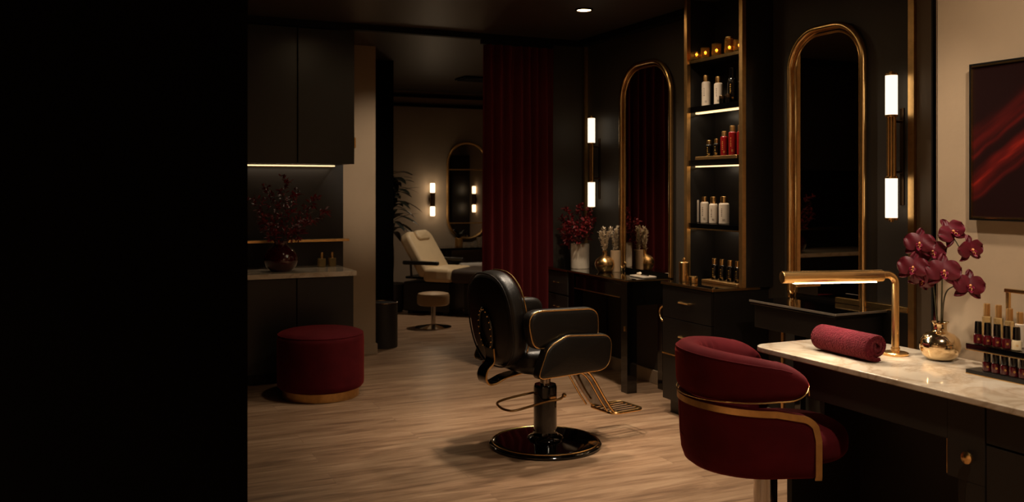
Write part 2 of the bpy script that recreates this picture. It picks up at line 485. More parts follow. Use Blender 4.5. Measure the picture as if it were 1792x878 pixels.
struct('baseboard_center', MB().box(1.87, 7.732, 0, 2.238, 7.75, 0.09, 0.003).box(2.225, 7.74, 0, 2.24, 7.9, 0.09), 'tanwall')
# ceiling shadow trim along the rear line, brass strips of the panelling
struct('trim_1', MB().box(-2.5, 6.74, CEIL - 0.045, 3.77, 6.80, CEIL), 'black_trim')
struct('trim_2', MB().box(3.755, 6.725, 0.80, 3.78, 6.75, CEIL - .05), 'brass_soft')
struct('trim_3', MB().box(3.752, 3.325, 0.0, 3.782, 3.362, CEIL), 'brass_soft')
struct('trim_4', MB().box(3.748, 3.362, 0.815, 3.782, 3.86, 0.845, 0.003), 'brass')
struct('trim_5', MB().box(3.76, 2.66, 0, 3.77, 2.675, CEIL), 'bronze')
struct('trim_6', MB().box(XP - 0.006, 2.571, 0, XP + 0.008, 2.585, CEIL), 'chrome')
struct('lit_strip', MB().box(3.77, 2.572, 0, 3.78, 3.324, CEIL), 'lit_wall')  # lighter strip over the dark wall, light painted in as brown
struct('trim_7', MB().box(XP + 0.004, 2.596, 0, XP + 0.016, 2.604, CEIL), 'black_trim')
struct('trim_8', MB().box(2.1, 11.07, 2.62, 5.6, 11.1, 2.66).box(2.1, 11.07, 2.50, 5.6, 11.1, 2.535), 'black_trim')
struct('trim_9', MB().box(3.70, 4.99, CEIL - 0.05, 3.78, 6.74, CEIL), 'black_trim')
struct('trim_10', MB().box(XW - 0.03, 3.362, 0.10, XW, 3.86, 0.815, 0.003), 'cabinet')

# ------------------------------------------------------------------ cabinet wall on the left
uc = thing('upper_cabinet', 'tall black satin wall cabinet hung above the pale counter', 'cabinet', (0.9, 7.12, 1.64))
ux = [0.05, 0.485, 0.92, 1.355, 1.79]
MB().box(0.05, 6.825, 1.64, 1.79, 7.45, 2.655, 0.002).build('body', 'cabinet', uc, True)
for a, b in zip(ux, ux[1:]):
    MB().box(a + 0.004, 6.80, 1.637, b - 0.004, 6.823, 2.65, 0.003).build('door', 'cabinet', uc, True)
MB().box(1.786, 6.80, 1.76, 1.797, 6.818, 1.84, 0.002).build('handle', 'brass', uc, True)['label'] = 'small brass edge pull'
MB().box(1.0, 7.40, 1.632, 1.78, 7.42, 1.64).build('light_strip', 'led', uc, True)['label'] = 'warm glowing light strip'
bc = thing('base_cabinet', 'black base cabinet below the pale stone counter with the red vase', 'cabinet', (0.9, 7.12, 0))
MB().box(0.05, 6.85, 0.08, 1.79, 7.425, 0.785, 0.002).box(0.05, 6.90, 0, 1.77, 7.425, 0.08).build('body', 'cabinet', bc, True)
for a, b in zip(ux, ux[1:]):
    MB().box(a + 0.004, 6.826, 0.085, b - 0.004, 6.849, 0.78, 0.003).build('door', 'cabinet', bc, True)
ct = MB().box(0.04, 6.80, 0.785, 1.805, 7.45, 0.822, 0.003).build('countertop', 'marble')
tag(ct, 'pale stone countertop on the black base cabinet, below the wall cabinet', 'countertop')
sh = thing('ledge_shelf', 'slim shelf with brass front edge between counter and wall cabinet', 'shelf', (1.2, 7.38, 1.03))
MB().box(0.3, 7.30, 1.025, 1.868, 7.45, 1.04, 0.002).build('board', 'cabinet', sh, True)
MB().box(0.3, 7.29, 1.022, 1.872, 7.30, 1.043, 0.002).build('edge_strip', 'brass', sh, True)

def lathe_thing(name, label, cat, loc, prof, m, seg=32, group=None):
    o = MB().lathe(prof, (0, 0, 0), seg).build(name, m)
    o.location = loc
    return tag(o, label, cat, group)
CT = 0.822
vx = at_t(508, 462, 7.05)
rv = lathe_thing('round_vase', 'dark wine-red glazed round vase on the pale counter', 'vase', (1.27, 7.0, CT),
    [(0, 0.0), (0.07, 0.0), (0.075, 0.006), (0.11, 0.035), (0.128, 0.08), (0.125, 0.115), (0.10, 0.16), (0.06, 0.19), (0.047, 0.205), (0.05, 0.225), (0.058, 0.235),
     (0.052, 0.235), (0.04, 0.21), (0.04, 0.19), (0.06, 0.17), (0, 0.02)], 'wine_glass')

def branch(name, label, group, base, pts, leafm, L=0.05, w=0.02, n=60, start=0.35, spread=0.05, r=0.0025, berries=0, cat='branch', side=3, stemm='twig'):
    """one cut branch: a stem with side twigs that carry leaves"""
    t = thing(name, label, cat, base, 0, group)
    main = spline([Vector(p) for p in pts], 8)
    sb = MB().tube(main, [r * (1 - 0.6 * i / len(main)) for i in range(len(main))], 6)
    lf = MB(); k0 = int(len(main) * start); tips = []
    for i in range(k0, len(main)):
        f = (i - k0) / max(1, len(main) - k0)
        d = (main[min(i + 1, len(main) - 1)] - main[i - 1]).normalized()
        for q in range(side):
            v = Vector((random.gauss(0, 1), random.gauss(0, 1), random.gauss(0, .8)))
            v = (v - d * v.dot(d)).normalized()
            e = main[i] + (v * 0.8 + d * 0.7) * spread * random.uniform(.5, 1.2) * (1.1 - 0.6 * f)
            sb.tube([main[i], (main[i] + e) / 2 + d * .004, e], r * 0.4, 4)
            tips.append((main[i], e, d))
    tips.append((main[-3], main[-1], (main[-1] - main[-3]).normalized()))
    per = max(1, n // len(tips))
    for a, e, d in tips:
        for q in range(per):
            f = random.uniform(0.35, 1.0)
            p = a.lerp(e, f)
            ld = ((e - a).normalized() + Vector((random.gauss(0, .6), random.gauss(0, .6), random.gauss(0, .5)))).normalized()
            lf.leaf(p, ld, (random.gauss(0, .4), random.gauss(0, .4), 1), L * random.uniform(.6, 1.15), w * random.uniform(.7, 1.2), 0.3, L * 0.15, 3)
    sb.build('stem', stemm, t)
    lf.build('foliage', leafm, t, smooth=False)
    return t
GR = 'crimson branches in the round wine-red vase'
base = Vector((1.27, 7.0, CT + 0.03))
ends = [(-0.20, -0.02, 0.52, 'leaning furthest towards the dark end of the counter'), (-0.10, 0.05, 0.60, 'standing upright above the vase'), (0.02, -0.06, 0.66, 'rising highest from the vase'),
        (0.13, 0.04, 0.56, 'slanting up beside the tallest one'), (0.26, -0.03, 0.52, 'arching out over the two perfume bottles'), (0.33, 0.02, 0.43, 'reaching furthest over the counter end'),
        (0.19, -0.08, 0.34, 'hanging low over the vase rim'), (-0.15, -0.09, 0.36, 'drooping low on the dark side of the vase')]
for i, (dx, dy, dz, wh) in enumerate(ends):
    branch('leafy_branch', 'crimson leafy branch in the wine-red vase, ' + wh, GR, base,
           [(0, 0, 0), (dx * .12, dy * .12, 0.17), (dx * .5, dy * .6, dz * .72), (dx, dy, dz)], 'leaf_red', 0.042, 0.016, 150, 0.42, 0.07, side=2)

def perfume(loc, label):
    t = thing('perfume_bottle', label, 'bottle', loc, 0.3, 'small perfume bottles on the pale counter')
    MB().pad(rr(0.05, 0.07, 0.008, 3), (0, 0, 0.036), (1, 0, 0), (0, 1e-9, 1), 0.05, 0.006).build('bottle_body', 'perfume', t)
    MB().cyl((0, 0, 0.071), (0, 0, 0.085), 0.012, seg=16).build('neck', 'brass', t)
    MB().cyl((0, 0, 0.085), (0, 0, 0.118), 0.0135, seg=16, bev=0.002).build('cap', 'brass', t)
    return t
pp = at_z(563, 467, CT); perfume((pp.x, pp.y, CT), 'small square perfume bottle with brass cap, the one nearer the red vase')
pp = at_z(581, 466, CT); perfume((pp.x, pp.y, CT), 'small square perfume bottle with brass cap, the one nearer the counter end')

ot = thing('ottoman', 'round burgundy velvet ottoman with brass base ring before the black cabinet', 'ottoman', (1.43, 6.36, 0))
MB().lathe([(0, 0.06), (0.25, 0.06), (0.285, 0.068), (0.298, 0.085), (0.30, 0.11), (0.30, 0.40), (0.296, 0.428), (0.28, 0.448), (0.25, 0.458), (0.15, 0.468), (0, 0.472)], seg=64).build('cushion', 'velvet', ot)
MB().tube([(0.292 * math.cos(a), 0.292 * math.sin(a), 0.436) for a in [2 * PI * k / 64 for k in range(64)]], 0.0045, 6, True).build('piping', 'velvet', ot)
MB().lathe([(0, 0), (0.262, 0), (0.265, 0.004), (0.265, 0.06), (0, 0.062)], seg=64).build('base_ring', 'brass_soft', ot)['label'] = 'brushed brass base ring'

# ------------------------------------------------------------------ curtain
cu = thing('curtain', 'floor-length wine-red pleated curtain hanging beside the dark wall panel', 'curtain', (3.17, 6.77, 0))
x0, x1 = 2.845, 3.465
n = 190; fr = []; bk = []
for i in range(n + 1):
    f = i / n; ph = f * 2 * PI * 7.5 + 0.7 * math.sin(f * 9)
    o_ = 0.046 * math.sin(ph) + 0.016 * math.sin(ph * 0.37 + 1)
    fr.append((x0 + (x1 - x0) * f, o_))
rings = []
for z, amp in ((0.012, 1.15), (0.3, 1.08), (1.0, 1.0), (1.8, .92), (2.5, .8), (2.62, .7)):
    y0 = 6.77
    rings.append([Vector((x + 0.004 * math.sin(z * 3 + x * 40), y0 + o_ * amp, z)) for x, o_ in fr] +
                 [Vector((x + 0.004 * math.sin(z * 3 + x * 40), y0 + o_ * amp + 0.006, z)) for x, o_ in fr[::-1]])
MB().loft(rings).build('drape', 'curtain', cu, True, angle=80)
MB().box(2.82, 6.755, 2.62, 3.47, 6.785, 2.655).build('track', 'black_trim', cu, True)
# ------------------------------------------------------------------ treatment room behind the opening
bn = thing('waste_bin', 'dark cylindrical waste bin standing at the end of the taupe wall', 'bin', (2.385, 8.06, 0))
MB().lathe([(0, 0), (0.128, 0), (0.132, 0.006), (0.132, 0.40), (0.128, 0.405), (0, 0.405)], seg=40).build('body', 'cabinet_matte', bn)
MB().tube([(0.13 * math.cos(a), 0.13 * math.sin(a), 0.408) for a in [2 * PI * k / 40 for k in range(40)]], 0.006, 8, True).lathe([(0, .400), (.125, .405), (.1, .402), (0, .402)], seg=40).build('lid', 'bronze', bn)

# tall plant
pl = thing('potted_plant', 'tall dark palm-like plant between the black column and the grey wall', 'plant', (3.165, 10.37, 0))
MB().lathe([(0, 0), (0.13, 0), (0.15, 0.02), (0.17, 0.32), (0.165, 0.33), (0.15, 0.32), (0, 0.29)]).build('pot', 'cabinet_matte', pl)
tk = spline([(0, 0, 0.28), (0.02, 0.0, 0.7), (-0.02, 0.02, 1.15), (0.03, 0, 1.6)], 6)
MB().tube(tk, [0.022 - 0.0005 * i for i in range(len(tk))], 8).build('stem', 'twig', pl)
lf = MB()
for i in range(64):
    z = 0.92 + 0.72 * (i / 63) + random.uniform(-.03, .03)
    a = i * 2.4
    el = random.uniform(0.05, 0.75)
    d = Vector((math.cos(a) * math.cos(el), math.sin(a) * math.cos(el), math.sin(el)))
    L = random.uniform(0.26, 0.42)
    lf.leaf((0.0, 0, z), d, (0, 0, 1), L, random.uniform(.085, .115), 0.12, random.uniform(.10, .24), 7)
lf.build('foliage', 'leaf_dark', pl, smooth=False)

# facial bed: local +x runs to the foot end
bd = thing('facial_bed', 'cream reclining facial bed with brown leg section on a dark base', 'bed', (3.62, 10.08, 0), math.radians(-47))
MB().box(-0.30, -0.24, 0.03, 0.30, 0.24, 0.37, 0.015).box(-.26, -.2, 0, -.2, .2, .03).box(.2, -.2, 0, .26, .2, .03).build('base', 'cabinet', bd)
MB().box(0.42, -0.12, 0.0, 0.62, 0.18, 0.36, 0.015).build('foot_post', 'cabinet', bd)
MB().cyl((0, 0, .36), (0, 0, .43), .06).box(-.3, -.18, .40, .75, .18, .425).build('frame', 'black_trim', bd)
th = math.radians(58)
bu = Vector((-math.cos(th), 0, math.sin(th)))
MB().pad(rr(0.60, 0.56, (0.06, .06, .10, .10), 6), Vector((0.0, 0, 0.46)) + bu * 0.27, (0, -1, 0), bu, 0.14, 0.045, 0.012).build('backrest', 'cream', bd)
nb = Vector((math.sin(th), 0, math.cos(th)))
MB().pad(rr(0.30, 0.13, 0.05, 5), Vector((0.0, 0, 0.46)) + bu * 0.47 + nb * 0.075, (0, -1, 0), bu, 0.07, 0.03, 0.01).build('headrest', 'cream', bd)
MB().pad(rr(0.36, 0.60, 0.05, 5), (0.16, 0, 0.46), (1, 0, 0), (0, 1, 0), 0.16, 0.045, 0.012).build('seat', 'cream', bd)
MB().pad(rr(0.70, 0.60, 0.06, 5), (0.68, 0, 0.455), (1, 0, 0), (0, 1, 0), 0.16, 0.05, 0.012).build('leg_section', 'brown', bd)['label'] = 'brown covered leg section'
for sgn in (-1, 1):
    MB().pad(rr(0.46, 0.055, 0.02, 4), (-0.02, sgn * 0.33, 0.60), (1, 0, 0.0), (0, 1, 0), 0.045, 0.015).cyl((-.15, sgn * .33, .59), (-.15, sgn * .31, .42), .014, seg=8).build('armrest', 'leather', bd)
st = thing('round_stool', 'low round beige stool on a chrome column before the facial bed', 'stool', (3.20, 8.98, 0))
MB().lathe([(0, 0.235), (0.15, 0.235), (0.168, 0.25), (0.17, 0.33), (0.16, 0.355), (0.13, 0.362), (0, 0.366)], seg=40).build('seat', 'stone_seat', st)
MB().cyl((0, 0, 0.03), (0, 0, 0.24), 0.024, seg=16).build('column', 'chrome', st)
MB().lathe([(0, 0), (0.19, 0), (0.19, 0.008), (0.12, 0.018), (0.03, 0.035), (0, 0.035)], seg=40).build('base', 'chrome', st)

# far mirror, sconce, console
mc = at_t(817, 336, 11.6); mx, w2, z0, z1 = y_on(817, 11.09) and ray(817)[0] / ray(817)[1] * 11.09, 0.275, 0.80, 2.05
fm = thing('capsule_mirror', 'tall rounded brass-framed mirror on the far grey wall', 'mirror', (mx, 11.07, z0))
out = rr(2 * w2, z1 - z0, 0.27, 14, 0, (z1 - z0) / 2)
MB().prism(out, (0, 0.008, 0), (1, 0, 0), (0, 0, 1), 0.01).build('glass', 'mirror', fm)
MB().tube([(x, 0, y) for x, y in out], 0.017, 8, True).build('frame', 'brass_soft', fm)
MB().tube([(-w2, -.004, 0.90), (w2, -.004, 0.90)], 0.009, 6).build('crossbar', 'brass_soft', fm)
MB().tube([(-w2 + .0, -.004, 0.20), (w2, -.004, 0.20)], 0.008, 6).build('crossbar', 'brass_soft', fm)
fx = ray(757)[0] / ray(757)[1] * 11.04
fs = thing('wall_sconce', 'small two-light sconce beside the far rounded mirror', 'wall light', (fx, 11.04, 1.31))
for z in (-0.21, 0.09): MB().cyl((0, 0, z), (0, 0, z + 0.12), 0.030, seg=16, bev=.004).build('lamp_shade', 'shade_far', fs)
MB().cyl((0, 0, -0.09), (0, 0, 0.09), 0.033, seg=16, bev=.004).cyl((0, 0, 0), (0, 0.06, 0), 0.03, seg=12).build('holder', 'bronze', fs)
fs2 = copy_tree(fs, (5.56, 8.50, 1.28), -PI / 2, 'small two-light sconce seen only as a reflection in the far rounded mirror')
tcb = thing('tall_cabinet', 'tall dark cabinet seen only as a reflection in the far rounded mirror', 'cabinet', (5.44, 8.03, 0))
MB().box(-.14, -.2, .05, .155, .2, 2.0, .004).box(-.12, -.19, 0, .15, .19, .05).build('body', 'cabinet', tcb)
for s_ in (-1, 1): MB().box(-.158, -.198 if s_ < 0 else .003, .06, -.141, -.003 if s_ < 0 else .198, 1.99, .003).build('door', 'cabinet', tcb)
cn = thing('console_table', 'dark console table below the far rounded mirror', 'table', (4.4, 10.88, 0))
MB().box(3.86, 10.66, 0.675, 5.2, 11.08, 0.705, 0.003).build('tabletop', 'gloss', cn, True)
MB().box(4.02, 10.74, 0.0, 4.07, 11.06, 0.675).build('leg', 'cabinet', cn, True)
MB().box(4.95, 10.74, 0, 5.0, 11.06, 0.675).build('leg', 'cabinet', cn, True)
MB().box(4.07, 10.72, 0.42, 4.95, 11.06, 0.445).build('shelf', 'cabinet', cn, True)
tw = MB().pad(rr(0.34, 0.24, 0.04, 4), (4.36, 10.84, 0.475), (1, 0, 0), (0, 1, 0), 0.06, 0.025).build('folded_towel', 'porcelain')
tag(tw, 'pale folded towel on the lower shelf of the far console', 'towel')
cx_ = ray(803)[0] / ray(803)[1] * 10.86
pv = lathe_thing('plant_pot', 'small brass pot on the far console table', 'pot', (cx_, 10.86, 0.705), [(0, 0), (0.045, 0), (0.05, 0.01), (0.05, 0.11), (0.044, 0.115), (0.044, 0.1), (0, .09)], 'brass_soft', 20)
lp = thing('small_plant', 'small dark strap-leaved plant in the brass pot on the far console', 'plant', (cx_, 10.86, 0.79))
lb = MB()
for k in range(18):
    a = k * 2.4; d = Vector((math.cos(a), math.sin(a) * .55, random.uniform(.7, 1.6)))
    lb.leaf((0, 0, 0.015), d, (0, 0, 1), random.uniform(.16, .26), .022, .2, .08, 5)
lb.build('foliage', 'leaf_dark', lp, smooth=False)
for k, (px, h, r, lab) in enumerate(((815, 0.06, 0.02, 'tiny clear glass beside the brass pot on the far console'), (826, 0.05, 0.026, 'squat clear glass, middle one of the three on the far console'), (838, 0.12, 0.03, 'tall clear tumbler next to the curtain on the far console'))):
    x = ray(px)[0] / ray(px)[1] * 10.84
    lathe_thing('drinking_glass', lab, 'glass', (x, 10.84, 0.705), [(0, 0), (r * .8, 0), (r * .85, .003), (r, h), (r * .92, h), (r * .78, .008), (0, .008)], 'glass', 20, 'glasses on the far console')
# recessed fitting in the spa ceiling
p = at_t(830, 139, 10.3)
cf = thing('ceiling_vent', 'flat dark slatted vent in the ceiling above the facial bed', 'vent', (4.0, 9.5, 2.70))
MB().box(-0.30, -0.16, -0.02, 0.30, 0.16, -0.002, 0.004).build('frame', 'black_trim', cf)
for k in range(5): MB().box(-0.28, -0.135 + k * .06, -0.03, 0.28, -0.105 + k * .06, -0.02).build('slat', 'black_trim', cf)

# ------------------------------------------------------------------ ceiling downlights
def downlight(x, y, label, power, angle=95, size=0.04, aim=None, blend=1.0):
    t = thing('downlight', label, 'ceiling light', (x, y, CEIL), 0, 'recessed ceiling downlights')
    MB().tube([(0.055 * math.cos(2 * PI * k / 28), 0.055 * math.sin(2 * PI * k / 28), -0.004) for k in range(28)], 0.009, 6, True).build('trim_ring', 'bronze', t)
    MB().lathe([(0, -0.006), (0.048, -0.006), (0.048, -0.001), (0, -0.001)], seg=28).build('lens', 'bulb', t)
    if power: spot('downlight_beam', (x, y, CEIL - 0.03), power, angle, blend, size, aim=aim)
# ------------------------------------------------------------------ mirrors on the dark wall
def arch_mirror(px0, px1, top, label, rad):
    ya, yb = y_on(px0, XW - .02), y_on(px1, XW - .02)
    yc, w = (ya + yb) / 2, abs(ya - yb)
    z0 = 0.835
    t = thing('arched_mirror', label, 'mirror', (XW, yc, z0))
    h = top - z0
    o = rr(w, h, (0.012, 0.012, rad, rad), 14, 0, h / 2)
    MB().prism(o, (-0.012, 0, 0), (0, 1, 0), (0, 0, 1), 0.012).build('glass', 'mirror', t)
    pts = [(-0.03, x, y) for x, y in o]
    def open_u(q, x): return [(x, a, b) for a, b in [(w / 2 if q is o else w / 2 - .035, -.024)] + q[16:] + q[:1] + [(-w / 2 if q is o else -w / 2 + .035, -.024)]]
    MB().tube(open_u(o, -.03), 0.0185, 12).build('frame', 'brass', t)
    o2 = rr(w - .07, h - .07, (0.012, 0.012, rad - .035, rad - .035), 14, 0, h / 2)
    MB().tube(open_u(o2, -.02), 0.006, 8).build('inner_bead', 'brass', t)
    return t
arch_mirror(1089, 1176, 2.40, 'tall brass-framed mirror reflecting the curtain, behind the flower vases', 0.26)
arch_mirror(1384.5, 1513, 2.365, 'tall brass-framed mirror above the brass desk lamp, between shelving and sconce', 0.22)

# ------------------------------------------------------------------ sconces on the dark wall
def sconce(y, label):
    t = thing('wall_sconce', label, 'wall light', (XW - 0.08, y, 1.665))
    for z in (-0.365, 0.16):
        MB().cyl((0, 0, z), (0, 0, z + 0.205), 0.030, seg=24, bev=.003).build('lamp_shade', 'shade', t)
    rods = MB()
    for k in (-1, 0, 1): rods.cyl((0, k * 0.0185, -0.16), (0, k * 0.0185, 0.16), 0.0098, seg=12)
    rods.build('rods', 'brass', t)
    caps = MB()
    for z in (-0.375, -0.163, 0.152, 0.364): caps.cyl((0, 0, z), (0, 0, z + 0.011), 0.0315, seg=24, bev=.002)
    caps.cyl((0, 0, .375), (0, 0, .385), .012, seg=12).cyl((0, 0, -.385), (0, 0, -.375), .012, seg=12)
    caps.build('cap', 'brass', t)
    MB().box(0.070, -0.012, -0.30, 0.079, 0.012, 0.20, 0.002).cyl((0, 0, 0.13), (0.07, 0, 0.13), .007, seg=10).cyl((0, 0, -0.13), (0.07, 0, -0.13), .007, seg=10).build('backplate', 'bronze', t)
    return t
sconce(y_on(1035, XW - .08), 'two-light brass sconce between the corner trim and the mirror reflecting the curtain')
sconce(y_on(1560, XW - .08), 'two-light brass sconce beside the brass wall strip, above the orchids')

# ------------------------------------------------------------------ vanity with glossy top, far end
VZ = 0.805
va = thing('vanity_table', 'black glossy vanity table below the mirror that reflects the curtain', 'table', (3.58, 5.9, 0))
MB().box(3.40, 5.48, VZ - 0.022, 3.778, 6.37, VZ, 0.003).build('tabletop', 'gloss', va, True)
MB().box(3.395, 5.475, VZ - 0.012, 3.40, 6.37, VZ - .004).box(3.40, 5.472, VZ - .012, 3.76, 5.48, VZ - .004).build('edge_strip', 'brass', va, True)
MB().box(3.43, 5.57, 0.665, 3.76, 6.36, VZ - .022).box(3.48, 5.495, 0.62, 3.76, 5.52, VZ - .022).build('apron', 'gloss', va, True)
dr = MB().box(3.415, 5.575, 0.672, 3.43, 6.35, 0.765, 0.002).build('drawer', 'gloss', va, True)
MB().box(3.408, 5.60, 0.667, 3.418, 6.33, 0.673).build('pull_strip', 'brass', dr, True)
for y in (5.49, 6.28):
    lg = MB().box(3.405, y, 0, 3.485, y + 0.085, VZ - .022, 0.002).build('leg', 'gloss', va, True)
MB().box(3.398, 5.51, 0.44, 3.406, 5.53, 0.475, 0.002).build('latch', 'brass', va, True)
MB().box(3.70, 5.49, 0, 3.76, 5.55, .66).build('leg', 'gloss', va, True)
du = thing('drawer_unit', 'narrow charcoal drawer unit under the cream vase, against the dark rear wall', 'cabinet', (3.58, 6.55, 0))
MB().box(3.42, 6.375, 0.0, 3.76, 6.72, VZ - .02, 0.002).build('body', 'cabinet_matte', du, True)
MB().box(3.40, 6.375, VZ - .02, 3.778, 6.722, VZ, 0.002).build('top', 'gloss', du, True)
MB().box(3.394, 6.375, VZ - .018, 3.40, 6.722, VZ - .002).build('edge_strip', 'brass', du, True)
for z0, z1 in ((0.60, 0.78), (0.40, 0.59), (0.06, 0.39)):
    d = MB().box(3.402, 6.38, z0, 3.42, 6.715, z1, 0.002).build('drawer', 'cabinet_matte', du, True)
    MB().tube([(3.40, 6.52, (z0 + z1) / 2), (3.385, 6.52, (z0 + z1) / 2), (3.385, 6.60, (z0 + z1) / 2), (3.40, 6.60, (z0 + z1) / 2)], .004, 6).build('handle', 'brass', d, True)

vloc = Vector((3.56, 6.46, VZ))
lathe_thing('cylinder_vase', 'cream ceramic cylinder vase holding red branches on the black vanity', 'vase', vloc,
    [(0, 0), (0.072, 0), (0.075, 0.004), (0.076, 0.195), (0.074, 0.2), (0.068, 0.198), (0.066, 0.02), (0, 0.02)], 'ceramic', 36)
GR = 'red branches in the cream cylinder vase'
for i, (dx, dy, dz, wh) in enumerate([(-0.05, 0.20, 0.36, 'reaching towards the curtain'), (-0.06, 0.12, 0.44, 'upright on the curtain side'), (0.0, 0.02, 0.47, 'rising straight from the middle'),
        (0.02, -0.10, 0.44, 'upright on the mirror side'), (0.0, -0.19, 0.36, 'reaching towards the mirror'), (-0.10, -0.05, 0.33, 'leaning out over the vanity edge'), (-.10, .1, .28, 'spilling low over the vase rim'), (-.06, -.14, .29, 'bending low beside the gold vase'),
        (-.03, .235, .27, 'lowest and furthest towards the curtain')]):
    branch('berry_branch', 'red-leaved branch in the cream vase, ' + wh, GR, vloc + Vector((0, 0, 0.03)),
           [(0, 0, 0), (dx * .2, dy * .2, 0.15), (dx * .6, dy * .6, dz * .7), (dx, dy, dz)], 'leaf_red', 0.036, 0.017, 110, 0.5, 0.055, side=2)
gl = Vector((3.58, 6.10, VZ))
lathe_thing('gourd_vase', 'polished gold round-bodied vase with narrow neck on the black vanity', 'vase', gl,
    [(0, 0), (0.045, 0), (0.05, 0.004), (0.07, 0.03), (0.078, 0.06), (0.072, 0.09), (0.045, 0.115), (0.02, 0.13), (0.016, 0.15), (0.02, 0.165), (0.016, 0.166), (0.012, 0.15), (0, 0.14)], 'brass', 36)
def dried(base, pts, lab, grp):
    t = thing('dried_flower', lab, 'dried flower', base, 0, grp)
    main = spline(pts, 8); MB().tube(main, 0.0018, 5).build('stem', 'stem', t)
    b = MB()
    for i in range(int(len(main) * .35), len(main)):
        for q in range(9):
            v = Vector((random.gauss(0, 1), random.gauss(0, 1), random.gauss(0.4, .7))).normalized()
            b.leaf(main[i] + v * random.uniform(.002, .014), v + Vector((0, 0, .7)), (0, 0, 1), .017, .010, .4, 0, 2)
    b.build('blossom', 'leaf_dried', t, smooth=False)
for dx, dy, lab in ((-.01, .05, 'nearest the cream vase'), (.0, .012, 'tallest in the middle'), (.01, -.04, 'leaning to the mirror')):
    dried(gl + Vector((0, 0, .12)), [(0, 0, 0), (dx * .2, dy * .2, .05), (dx * .8, dy * .7, .13), (dx, dy, .22 - abs(dy) * .8)], 'cream dried flower spike in the gold round vase, ' + lab, 'dried flowers in the gold round vase')
wv = Vector((3.66, 6.07, VZ))
lathe_thing('tall_vase', 'plain pale cylinder vase tucked behind the mirror frame, beside the gold vase', 'vase', wv, [(0, 0), (0.038, 0), (0.04, 0.004), (0.04, 0.165), (0.035, 0.167), (0.034, 0.01), (0, 0.01)], 'stone_seat', 28)
for dx, dy, lab in ((-.02, .04, 'standing upright'), (0, -.02, 'next to the mirror frame'), (-.03, -.06, 'leaning out low')):
    dried(wv + Vector((0, 0, .05)), [(0, 0, 0), (dx * .1, dy * .1, .12), (dx * .8, dy * .7, .22), (dx, dy, .31 - abs(dy) * .7)], 'cream dried flower spike in the pale cylinder vase, ' + lab, 'dried flowers in the pale cylinder vase')
tr = thing('accessory_tray', 'thin pale tray on the black vanity before the mirror base', 'tray', (3.62, 5.62, VZ))
MB().pad(rr(0.12, 0.20, 0.02, 4), (0, 0, .006), (1, 0, 0), (0, 1, 0), .012, .004).build('tray_body', 'white_plastic', tr)
br = thing('small_brush', 'small dark-handled brush lying on the pale tray', 'brush', (3.62, 5.62, VZ + .012))
MB().tube([(0, -.07, .008), (0, .02, .008)], .006, 8).build('handle', 'gloss', br); MB().tube([(0, .02, .008), (0, .04, .010), (0, .075, .008)], [.006, .013, .008], 10).build('bristles', 'leaf_dried', br)

# ------------------------------------------------------------------ open shelving with brass uprights on a drawer cabinet
CZ = 0.85
dc = thing('drawer_cabinet', 'tall black drawer cabinet under the brass-trimmed shelving', 'cabinet', (3.56, 4.70, 0))
MB().box(3.365, 4.445, 0.09, 3.778, 4.965, CZ - .02, 0.002).box(3.40, 4.47, 0, 3.778, 4.95, .09).build('body', 'cabinet', dc, True)
MB().box(3.345, 4.435, CZ - .02, 3.778, 4.975, CZ, 0.002).build('top', 'gloss', dc, True)
MB().box(3.340, 4.432, CZ - .018, 3.345, 4.975, CZ - .002).box(3.345, 4.430, CZ - .018, 3.70, 4.435, CZ - .002).build('edge_strip', 'brass', dc, True)
for z0, z1 in ((0.625, 0.825), (0.395, 0.62), (0.095, 0.382)):
    d = MB().box(3.345, 4.45, z0, 3.365, 4.96, z1, 0.002).build('drawer', 'cabinet', dc, True)
    zz = z0 + (z1 - z0) * .55 if z1 - z0 < .25 else z1 - .05
    MB().tube([(3.345, 4.65, zz), (3.322, 4.65, zz), (3.322, 4.75, zz), (3.345, 4.75, zz)], .006, 8).build('handle', 'brass', d, True)
MB().box(3.340, 4.45, 0.384, 3.350, 4.96, 0.393).build('brass_line', 'brass', dc, True)
rg = [(3.362, 4.975 + .046 * math.sin(a), 0.635 + .048 * math.cos(a)) for a in [PI * k / 14 for k in range(15)]]
MB().tube([(3.362, 4.964, .683)] + rg + [(3.362, 4.964, .587)], .006, 8).build('side_handle', 'brass', dc, True)

su = thing('shelving_unit', 'black open shelving between two brass uprights, filled with bottles', 'shelf', (3.66, 4.69, CZ))
ya, yb = 4.405, 4.985
b = MB().box(3.765, ya, CZ, 3.778, yb, CEIL - .002); b.build('back_panel', 'cabinet', su, True)
for y in (ya, yb - .018): MB().box(3.566, y, CZ, 3.765, y + .018, CEIL - .002).build('side_panel', 'cabinet', su, True)
for y in (ya - .008, yb - .024):
    MB().box(3.535, y, CZ, 3.566, y + .032, CEIL - .002, 0.003).build('upright', 'brass_soft', su, True)
SH = {'glass': 2.285, 'a': 1.985, 'b': 1.635, 'c': 1.225}
MB().box(3.55, ya + .018, SH['glass'] - .012, 3.765, yb - .018, SH['glass'], 0.001).build('shelf', 'cabinet', su, True)
MB().box(3.545, ya + .024, SH['glass'] - .015, 3.55, yb - .024, SH['glass'] + .004).build('edge_strip', 'brass', su, True)
for k in 'abc':
    MB().box(3.55, ya + .018, SH[k] - .038, 3.765, yb - .018, SH[k], 0.001).build('shelf', 'gloss', su, True)
    MB().box(3.60, ya + .03, SH[k] - .044, 3.625, yb - .03, SH[k] - .038).build('light_strip', 'led', su, True)
    area('shelf_light', (3.64, (ya + yb) / 2, SH[k] - .05), 0.3, 0.03, 0.5, (0.25, 0, -1), roll=(1, 0, 0))
MB().box(3.545, ya + .024, SH['c'] - .040, 3.55, yb - .024, SH['c'] - .032).build('edge_strip', 'brass', su, True)

